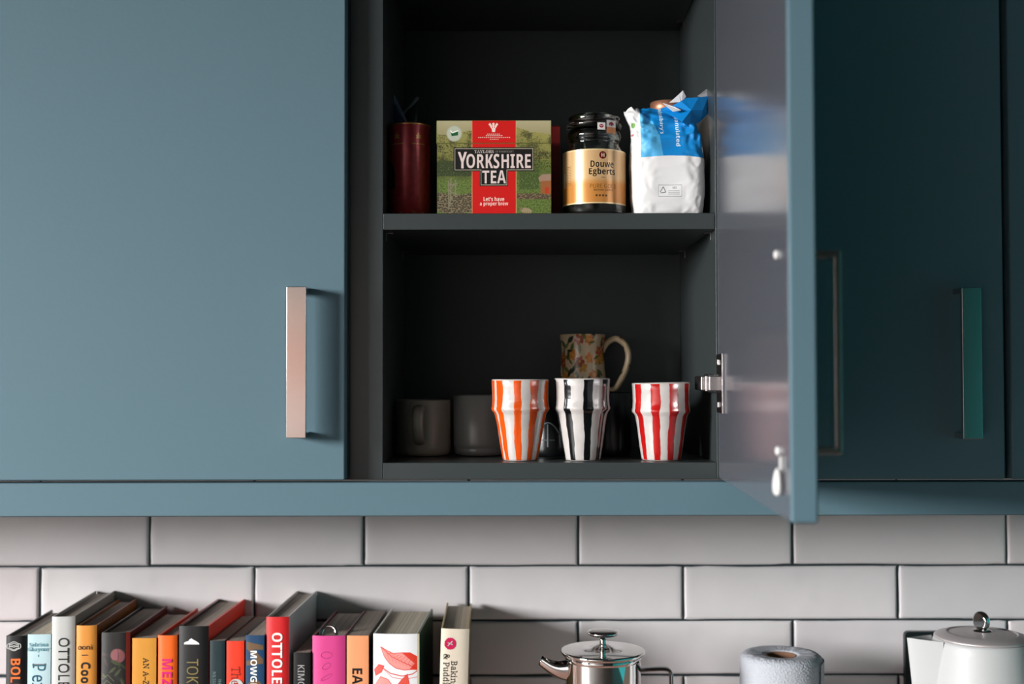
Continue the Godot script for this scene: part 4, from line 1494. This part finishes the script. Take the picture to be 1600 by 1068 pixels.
	down(t, "MOWGLI", "bold", 396.5, 1016, 10.0, Color(0.92, 0.92, 0.90), 1.1)

	t = book("tall red cookbook with white capitals and grey white cover", 415, 451.5, 963.5, 0.186, 0.028, Color(0.77, 0.11, 0.13), Color(0.74, 0.72, 0.70), {"right": Color(0.90, 0.88, 0.89), "band_color": Color(0.62, 0.05, 0.07)})
	down(t, "OTTOLENGHI", "bold", 433, 988, 16, Color(0.93, 0.88, 0.86), 0.98)

	t = book("short black book with grey white capitals beside the tall red one", 458, 485.5, 1019, 0.150, 0.030, black, Color(0.045, 0.045, 0.055), {"hard": false, "paper": 2})
	down(t, "KIMCHI", "", 470.5, 1038.5, 10.5, Color(0.62, 0.62, 0.62), 1.0)

	t = book("thick pink cookbook with debossed pattern and a silver ring on top", 487, 540, 993, 0.168, 0.030, Color(0.78, 0.24, 0.50), Color(0.48, 0.14, 0.22), {"paper": 0})
	var faint := mat(Color(0.70, 0.20, 0.44), 0.5)
	var emboss := Shape.new()
	for k in 5:
		var pts := []
		for j in 21:
			var w := TAU * j / 20.0
			pts.append(Vector3(8.5 * cos(w) * (1.0 - 0.25 * (k % 2)), 5.0 * sin(w + 0.5 * (k % 3)) - k * 17.0, 0) / 1236.0)
		emboss.tube(pts, 0.0006, 0.00015, Vector3(0.3, 0.4, 0).normalized(), 6)
	put("debossed_pattern", emboss, faint, t).position = on_spine(t, 510, 1023, 0.0)
	var loop := Shape.new()
	var lp := []
	for j in 33:
		var w := PI * (-0.05 + 1.1 * j / 32.0)
		lp.append(Vector3(cos(w) * 0.0098, sin(w) * 0.0088, sin(w) * -0.004))
	loop.tube(lp, 0.0011, 0.0024, Vector3(0, 0, 1), 10)
	put("silver_ring", loop, M.polished, t).position = on_spine(t, 511, 993, -0.012)

	t = book("peach paperback with bold black title between pink and leaf print books", 541.3, 576.5, 992.5, 0.172, 0.031, Color(0.88, 0.58, 0.40), Color(0.45, 0.40, 0.36), {"hard": false, "paper": 2, "right": Color(0.30, 0.29, 0.27)})
	down(t, "EAT", "bold", 558, 1043.5, 15, ink, 1.05)

	t = book("thick white cookbook with red leaf drawings and green cover edge", 582, 655.5, 990, 0.168, 0.038, leaf_print(), Color(0.80, 0.78, 0.74), {"right": Color(0.10, 0.28, 0.27), "paper": 1, "band": false})

	t = book("cream baking book with pink round emblem, standing apart at the right end", 679, 724, 982, 0.176, -0.014, Color(0.82, 0.77, 0.70), Color(0.60, 0.52, 0.36), {"lean": -0.030, "right": Color(0.55, 0.47, 0.32), "paper": 1, "band_color": Color(0.8, 0.5, 0.2)})
	var disc := Shape.new()
	var petals := PackedVector2Array()
	for k in 48:
		var w := TAU * k / 48.0
		petals.append(Vector2(cos(w), sin(w)) * (8.8 + (0.8 if k % 3 == 0 else -0.3)) / 1236.0)
	disc.plate(petals, 0.0002, 0.0004)
	var em := put("round_emblem", disc, mat(Color(0.74, 0.08, 0.30), 0.4), t)
	em.position = on_spine(t, 703.5, 1005, 0.0002)
	var leafy := Shape.new()
	leafy.tube([Vector3(-3.5, -3.5, 0) / 1236.0, Vector3(0.5, 0.5, 0) / 1236.0, Vector3(3.5, 4.0, 0) / 1236.0], 0.0007, 0.0002, Vector3(0.7, -0.7, 0), 6)
	leafy.tube([Vector3(-4.0, 1.5, 0) / 1236.0, Vector3(0.0, 0.5, 0) / 1236.0, Vector3(4.2, -1.5, 0) / 1236.0], 0.0007, 0.0002, Vector3(0.0, 0.7, 0), 6)
	put("emblem_mark", leafy, mat(white, 0.4), em).position = Vector3(0, 0, 0.0003)
	down(t, "Baking", "serif", 709.5, 1032, 9.0, ink, 1.0)
	down(t, "& Puddings", "serif", 697.5, 1021, 9.0, ink, 1.0)


func flower_print() -> Image:
	var im := Image.create(256, 1280, false, Image.FORMAT_RGB8)
	im.fill(Color(0.085, 0.075, 0.070))
	var r := RandomNumberGenerator.new()
	r.seed = 4
	for k in 90:
		fill_leaf(im, Vector2(r.randf() * 215, 120 + r.randf() * 1160), 40, 10, r.randf() * TAU, [Color(0.16, 0.19, 0.12), Color(0.11, 0.13, 0.10), Color(0.24, 0.27, 0.17), Color(0.20, 0.14, 0.12)][r.randi() % 4])
	for f: Array in [[150, 142, 66, 44], [90, 470, 60, 52], [160, 760, 62, 56]]:
		fill_oval(im, Vector2(f[0], f[1]), Vector2(f[2], f[3]), 0.1, Color(0.42, 0.24, 0.25))
		fill_oval(im, Vector2(f[0] - 14, f[1] - 6), Vector2(f[2] * 0.72, f[3] * 0.74), -0.2, Color(0.52, 0.32, 0.33))
		fill_oval(im, Vector2(f[0] + 26, f[1] + 4), Vector2(f[2] * 0.45, f[3] * 0.7), 0.3, Color(0.47, 0.27, 0.28))
		fill_leaf(im, Vector2(f[0] - 20, f[1] + f[3]), 50, 12, 0.3, Color(0.20, 0.24, 0.14))
		stroke(im, [Vector2(f[0], f[1] - f[3]), Vector2(f[0] + 8, f[1]), Vector2(f[0] + 2, f[1] + f[3])], 4, Color(0.25, 0.14, 0.15))
	for k in 5:
		stroke(im, [Vector2(120, 300 + k * 30), Vector2(60 - k * 8, 260 + k * 34), Vector2(10, 290 + k * 40)], 5, Color(0.32, 0.34, 0.22))
	im.fill_rect(Rect2i(222, 0, 34, 1280), Color(0.42, 0.10, 0.06))
	return im


func blue_print() -> Image:
	var im := Image.create(160, 1280, false, Image.FORMAT_RGB8)
	im.fill(Color(0.055, 0.22, 0.36))
	var gold := Color(0.40, 0.30, 0.20)
	fill_poly(im, PackedVector2Array([Vector2(8, 40), Vector2(150, 62), Vector2(150, 92), Vector2(70, 88), Vector2(150, 150), Vector2(150, 178), Vector2(8, 190), Vector2(8, 160), Vector2(90, 150), Vector2(8, 84)]), gold)
	for c: float in [340.0, 520.0, 700.0]:
		fill_oval(im, Vector2(80, c), Vector2(70, 62), 0, gold)
		fill_oval(im, Vector2(80, c), Vector2(38, 34), 0, Color(0.055, 0.22, 0.36))
	return im


func leaf_print() -> Image:
	var W := 512
	var H := 1536
	var im := Image.create(W, H, false, Image.FORMAT_RGB8)
	im.fill(Color(0.87, 0.87, 0.875))
	var P := func(px: float, py: float) -> Vector2:
		return Vector2((px - 582.0) / 73.5 * W, (py - 990.0) / 308.0 * H)
	var red := Color(0.78, 0.13, 0.09)
	var pink := Color(0.88, 0.56, 0.53)
	var leaf := func(pts: Array, wash: Color) -> void:
		var o := PackedVector2Array()
		for q: Array in pts: o.append(P.call(q[0], q[1]))
		fill_poly(im, o, wash)
		var line := Array(o)
		line.append(o[0])
		stroke(im, line, 5, red)
	leaf.call([[594, 1009], [603, 1014], [614, 1019], [628, 1018], [641, 1018], [652, 1024], [657, 1033], [655, 1044], [645, 1043], [632, 1044], [618, 1041], [608, 1034], [600, 1024]], pink)
	fill_poly(im, PackedVector2Array([P.call(628.0, 1018.0), P.call(641.0, 1018.0), P.call(652.0, 1024.0), P.call(657.0, 1034.0), P.call(655.0, 1044.0), P.call(640.0, 1043.5), P.call(648.0, 1034.0)]), Color(0.82, 0.22, 0.15))
	stroke(im, [P.call(594.0, 1009.0), P.call(612.0, 1024.0), P.call(634.0, 1034.0), P.call(655.0, 1043.0)], 5, red)
	for k in 8:
		stroke(im, [P.call(604.0 + k * 5.5, 1018.0 + k * 2.2), P.call(609.0 + k * 5.5, 1030.0 + k * 1.6)], 2.5, red)
		stroke(im, [P.call(606.0 + k * 5.5, 1020.0 + k * 2.2), P.call(613.0 + k * 5.2, 1019.0 + k * 1.2)], 2.5, red)
	leaf.call([[584, 1044], [591, 1036], [600, 1038], [596, 1047], [586, 1053]], Color(0.84, 0.33, 0.30))
	stroke(im, [P.call(596.0, 1040.0), P.call(610.0, 1049.0), P.call(628.0, 1053.0), P.call(645.0, 1050.0), P.call(656.0, 1043.0)], 7, red)
	stroke(im, [P.call(600.0, 1044.0), P.call(613.0, 1055.0), P.call(632.0, 1058.0), P.call(654.0, 1054.0)], 4, red)
	leaf.call([[586, 1066], [594, 1054], [606, 1058], [614, 1068], [606, 1078], [592, 1080]], pink)
	leaf.call([[618, 1070], [628, 1058], [637, 1050], [640, 1064], [634, 1080], [622, 1084]], Color(0.83, 0.30, 0.25))
	for k in 6:
		leaf.call([[590, 1092 + k * 32], [606, 1086 + k * 32], [634, 1092 + k * 32], [650, 1104 + k * 32], [628, 1110 + k * 32], [604, 1106 + k * 32]], pink)
	im.fill_rect(Rect2i(W - 22, 0, 22, H), Color(0.78, 0.74, 0.62))
	return im


# ---------------------------------------------------------------- on the worktop

func counter_things() -> void:
	coffee_press()
	paper_roll()
	kettle()


func coffee_press() -> void:
	var z := -0.116
	var k := (EYE.z - z) / FOCAL
	var c := at(942.0, 1014.5, z)
	var t := thing("coffee_press", "polished steel coffee press with round plunger knob and side spout", "coffee press", Vector3(c.x, TOP + 0.0002, z))
	var h := c.y - TOP
	var R := 65.5 * k
	var r := 58.5 * k
	put("body", turned([Vector2(0, 0.001), Vector2(r * 0.96, 0.0), Vector2(r, 0.003), Vector2(r, h - 0.012), Vector2(r, h - 0.012), Vector2(r + 0.0008, h - 0.0115), Vector2(r + 0.0008, h - 0.0052), Vector2(r - 0.002, h - 0.005)], 96), M.polished, t)
	put("lid", turned([Vector2(r, h - 0.0050), Vector2(R - 0.0008, h - 0.0046), Vector2(R, h - 0.0036), Vector2(R, h - 0.0012), Vector2(R - 0.0012, h), Vector2(R - 0.0012, h), Vector2(0.030, h + 0.0010), Vector2(0.0165, h + 0.0012), Vector2(0.0135, h + 0.0030), Vector2(0.0075, h + 0.0060), Vector2(0.0050, h + 0.0064), Vector2(0.0045, h + 0.0075), Vector2(0, h + 0.0075)], 96), M.polished, t)
	var ky := at(940.0, 990.0, z).y - TOP
	put("plunger_rod", turned([Vector2(0.0040, h + 0.0070), Vector2(0.0040, h + 0.0120), Vector2(0.0052, h + 0.0125), Vector2(0.0052, h + 0.0135), Vector2(0.0038, h + 0.0140), Vector2(0.0038, ky - 0.0018)], 28), M.polished, t)
	var kr := 24.5 * k
	put("knob", turned([Vector2(0.0, ky - 0.0024), Vector2(kr * 0.55, ky - 0.0026), Vector2(kr * 0.92, ky - 0.0010), Vector2(kr, ky + 0.0014), Vector2(kr * 0.93, ky + 0.0034), Vector2(kr * 0.7, ky + 0.0044), Vector2(kr * 0.35, ky + 0.0050), Vector2(0, ky + 0.0051)], 56), M.polished, t)
	# open pouring spout on the left
	var tip := at(847.5, 1029.0, z) - t.position
	var root := Vector3(-r + 0.003, h - 0.022, 0.0)
	var spout := Shape.new()
	for skin: float in [0.0, 0.0013]:
		spout.sheet(20, 14, func(u: float, v: float) -> Array:
			var w := deg_to_rad(lerpf(-112.0, 112.0, u))
			var rad := lerpf(0.0165, 0.0072, v) - skin
			var p := root.lerp(tip, v) + Vector3(0, -0.004 * sin(PI * v), 0)
			return [p + Vector3(-0.005 * v * (1.0 - absf(u - 0.5) * 2.0) + 0.0, -cos(w) * rad, sin(w) * rad), Vector2(u, v)], false, 1.0 if skin > 0.0 else -1.0)
	put("spout", spout, M.polished, t)
	var hd := Shape.new()
	var L := func(px: float, py: float) -> Vector3: return at(px, py, z) - t.position
	var pts := curve([L.call(996, 1046), L.call(1015, 1044.5), L.call(1036, 1044), L.call(1045, 1046), L.call(1048.5, 1053), L.call(1049, 1075), L.call(1049, 1130), L.call(1048, 1170), L.call(1042, 1180), L.call(1020, 1182), L.call(996, 1182)], 60)
	hd.tube(pts, 0.0085, 0.0026, Vector3(0, 0, 1), 14)
	put("handle", hd, mat(Color(0.55, 0.54, 0.54), 0.20, 1.0), t)


func paper_roll() -> void:
	var z := -0.180
	var k := (EYE.z - z) / FOCAL
	var c := at(1220.5, 1019.5, z)
	var t := thing("paper_roll", "white kitchen paper roll standing on the worktop, brown core showing", "paper roll", Vector3(c.x, TOP + 0.0002, z))
	var h := c.y - TOP
	var R := 63.5 * k
	var hole := 0.0195
	var m := mat(Color(0.67, 0.68, 0.71), 0.9)
	m.normal_enabled = true
	m.normal_texture = noise_normal(91, 0.06, 6.0)
	m.normal_scale = 0.5
	m.uv1_scale = Vector3(5, 4, 1)
	put("paper", turned([Vector2(hole, 0.002), Vector2(hole, 0.0), Vector2(R - 0.004, 0.0), Vector2(R - 0.001, 0.002), Vector2(R, 0.006), Vector2(R * 1.004, h * 0.5), Vector2(R, h - 0.010), Vector2(R - 0.0014, h - 0.0045), Vector2(R - 0.0055, h - 0.0008), Vector2(R - 0.012, h), Vector2(hole + 0.006, h - 0.0012), Vector2(hole, h - 0.0030), Vector2(hole, h - 0.006)], 96), m, t)
	put("cardboard_core", turned([Vector2(hole - 0.0001, 0.001), Vector2(hole - 0.0001, h - 0.0026), Vector2(hole - 0.0012, h - 0.0026), Vector2(hole - 0.0012, 0.001)], 48), mat(Color(0.46, 0.33, 0.25), 0.85), t)
	var loose := Shape.new()
	for skin: float in [0.0, 0.0006]:
		loose.sheet(24, 12, func(u: float, v: float) -> Array:
			var w := deg_to_rad(lerpf(50.0, 118.0, u))
			var lift := 0.0003 + 0.0022 * pow(1.0 - u, 4.0) * (0.7 + 0.3 * sin(v * 7.0)) + skin
			return [Vector3(sin(w) * (R + lift), 0.001 + v * (h - 0.008), cos(w) * (R + lift)), Vector2(u * 0.2, v)], false, 1.0 if skin > 0.0 else -1.0)
	put("loose_sheet", loose, m, t)


func kettle() -> void:
	var z := -0.120
	var k := (EYE.z - z) / FOCAL
	var c := at(1534.5, 991.0, z)
	var t := thing("kettle", "white kettle with steel lid, upright disc knob and pointed spout at right", "kettle", Vector3(c.x, TOP + 0.0002, z))
	var h := c.y - TOP
	var r := 71.0 * k
	var enamel := mat(Color(0.695, 0.70, 0.70), 0.50)
	enamel.clearcoat_enabled = true
	enamel.clearcoat = 0.15
	enamel.clearcoat_roughness = 0.2
	var prof := [Vector2(0, 0.001), Vector2(0.082, 0.0), Vector2(0.086, 0.004)]
	for j in 61:
		var g := j / 60.0
		var rr := lerpf(0.086, r + 0.0030, pow(g, 0.9)) + 0.00010 * sin(g * 150.0)
		prof.append(Vector2(rr, lerpf(0.010, h - 0.012, g)))
	prof += [Vector2(r + 0.0018, h - 0.0075), Vector2(r + 0.0006, h - 0.0050), Vector2(r - 0.002, h - 0.0046), Vector2(r - 0.003, h - 0.010)]
	put("body", turned(prof, 96), enamel, t)
	put("lid", turned([Vector2(r - 0.002, h - 0.0050), Vector2(r + 0.0004, h - 0.0042), Vector2(r + 0.0004, h - 0.0026), Vector2(r - 0.0012, h - 0.0012), Vector2(0.0445, h + 0.0022), Vector2(0.0425, h + 0.0026), Vector2(0.0425, h + 0.0026), Vector2(0.0415, h + 0.0014), Vector2(0.0400, h + 0.0014), Vector2(0.0400, h + 0.0014), Vector2(0.024, h + 0.0040), Vector2(0.0, h + 0.0052)], 96), mat(Color(0.80, 0.77, 0.77), 0.42, 0.6), t)
	var kp := at(1534.0, 969.5, z).y - TOP
	var knob := Shape.new()
	var rk := 14.5 * k
	knob.lathe([Vector2(0, -0.0040), Vector2(rk * 0.80, -0.0040), Vector2(rk * 0.80, -0.0040), Vector2(rk * 0.95, -0.0032), Vector2(rk, -0.0012), Vector2(rk, 0.0012), Vector2(rk * 0.95, 0.0032), Vector2(rk * 0.80, 0.0040), Vector2(rk * 0.80, 0.0040), Vector2(0, 0.0040)], 40, Transform3D(Basis(Vector3.UP, deg_to_rad(25.0)) * Basis(Vector3(0, 0, 1), PI / 2.0), Vector3(-0.0008, kp, 0)))
	put("knob", knob, M.polished, t)
	put("knob_stem", turned([Vector2(0.0125, h + 0.0040), Vector2(0.0118, h + 0.0056), Vector2(0.0060, h + 0.0078), Vector2(0.0048, kp - rk * 0.9), Vector2(0.0040, kp - rk * 0.6)], 28), M.polished, t)
	# beak: widest and longest at the top, running into the body below
	var tip := at(1417.0, 995.5, z) - t.position
	var low := 0.130
	var spout := Shape.new()
	for skin: float in [0.0, 0.0016]:
		spout.sheet(28, 20, func(u: float, v: float) -> Array:
			var y := lerpf(low, tip.y, v)
			var g := clampf((y - 0.010) / (h - 0.022), 0.0, 1.0)
			var body := lerpf(0.086, r + 0.003, pow(g, 0.9)) - 0.004
			var reach := lerpf(0.082, -tip.x, pow(v, 1.0)) - skin * 1.4
			var half := lerpf(0.006, 0.0225, pow(v, 0.8)) - skin
			var q := u * 2.0 - 1.0
			var x := -lerpf(reach, body, pow(absf(q), 1.25))
			var top := 0.0 if v < 1.0 else 0.0
			return [Vector3(x, y + top - 0.0012 * absf(q) * v, q * half), Vector2(u, v)], false, 1.0 if skin > 0.0 else -1.0)
	put("spout", spout, enamel, t)
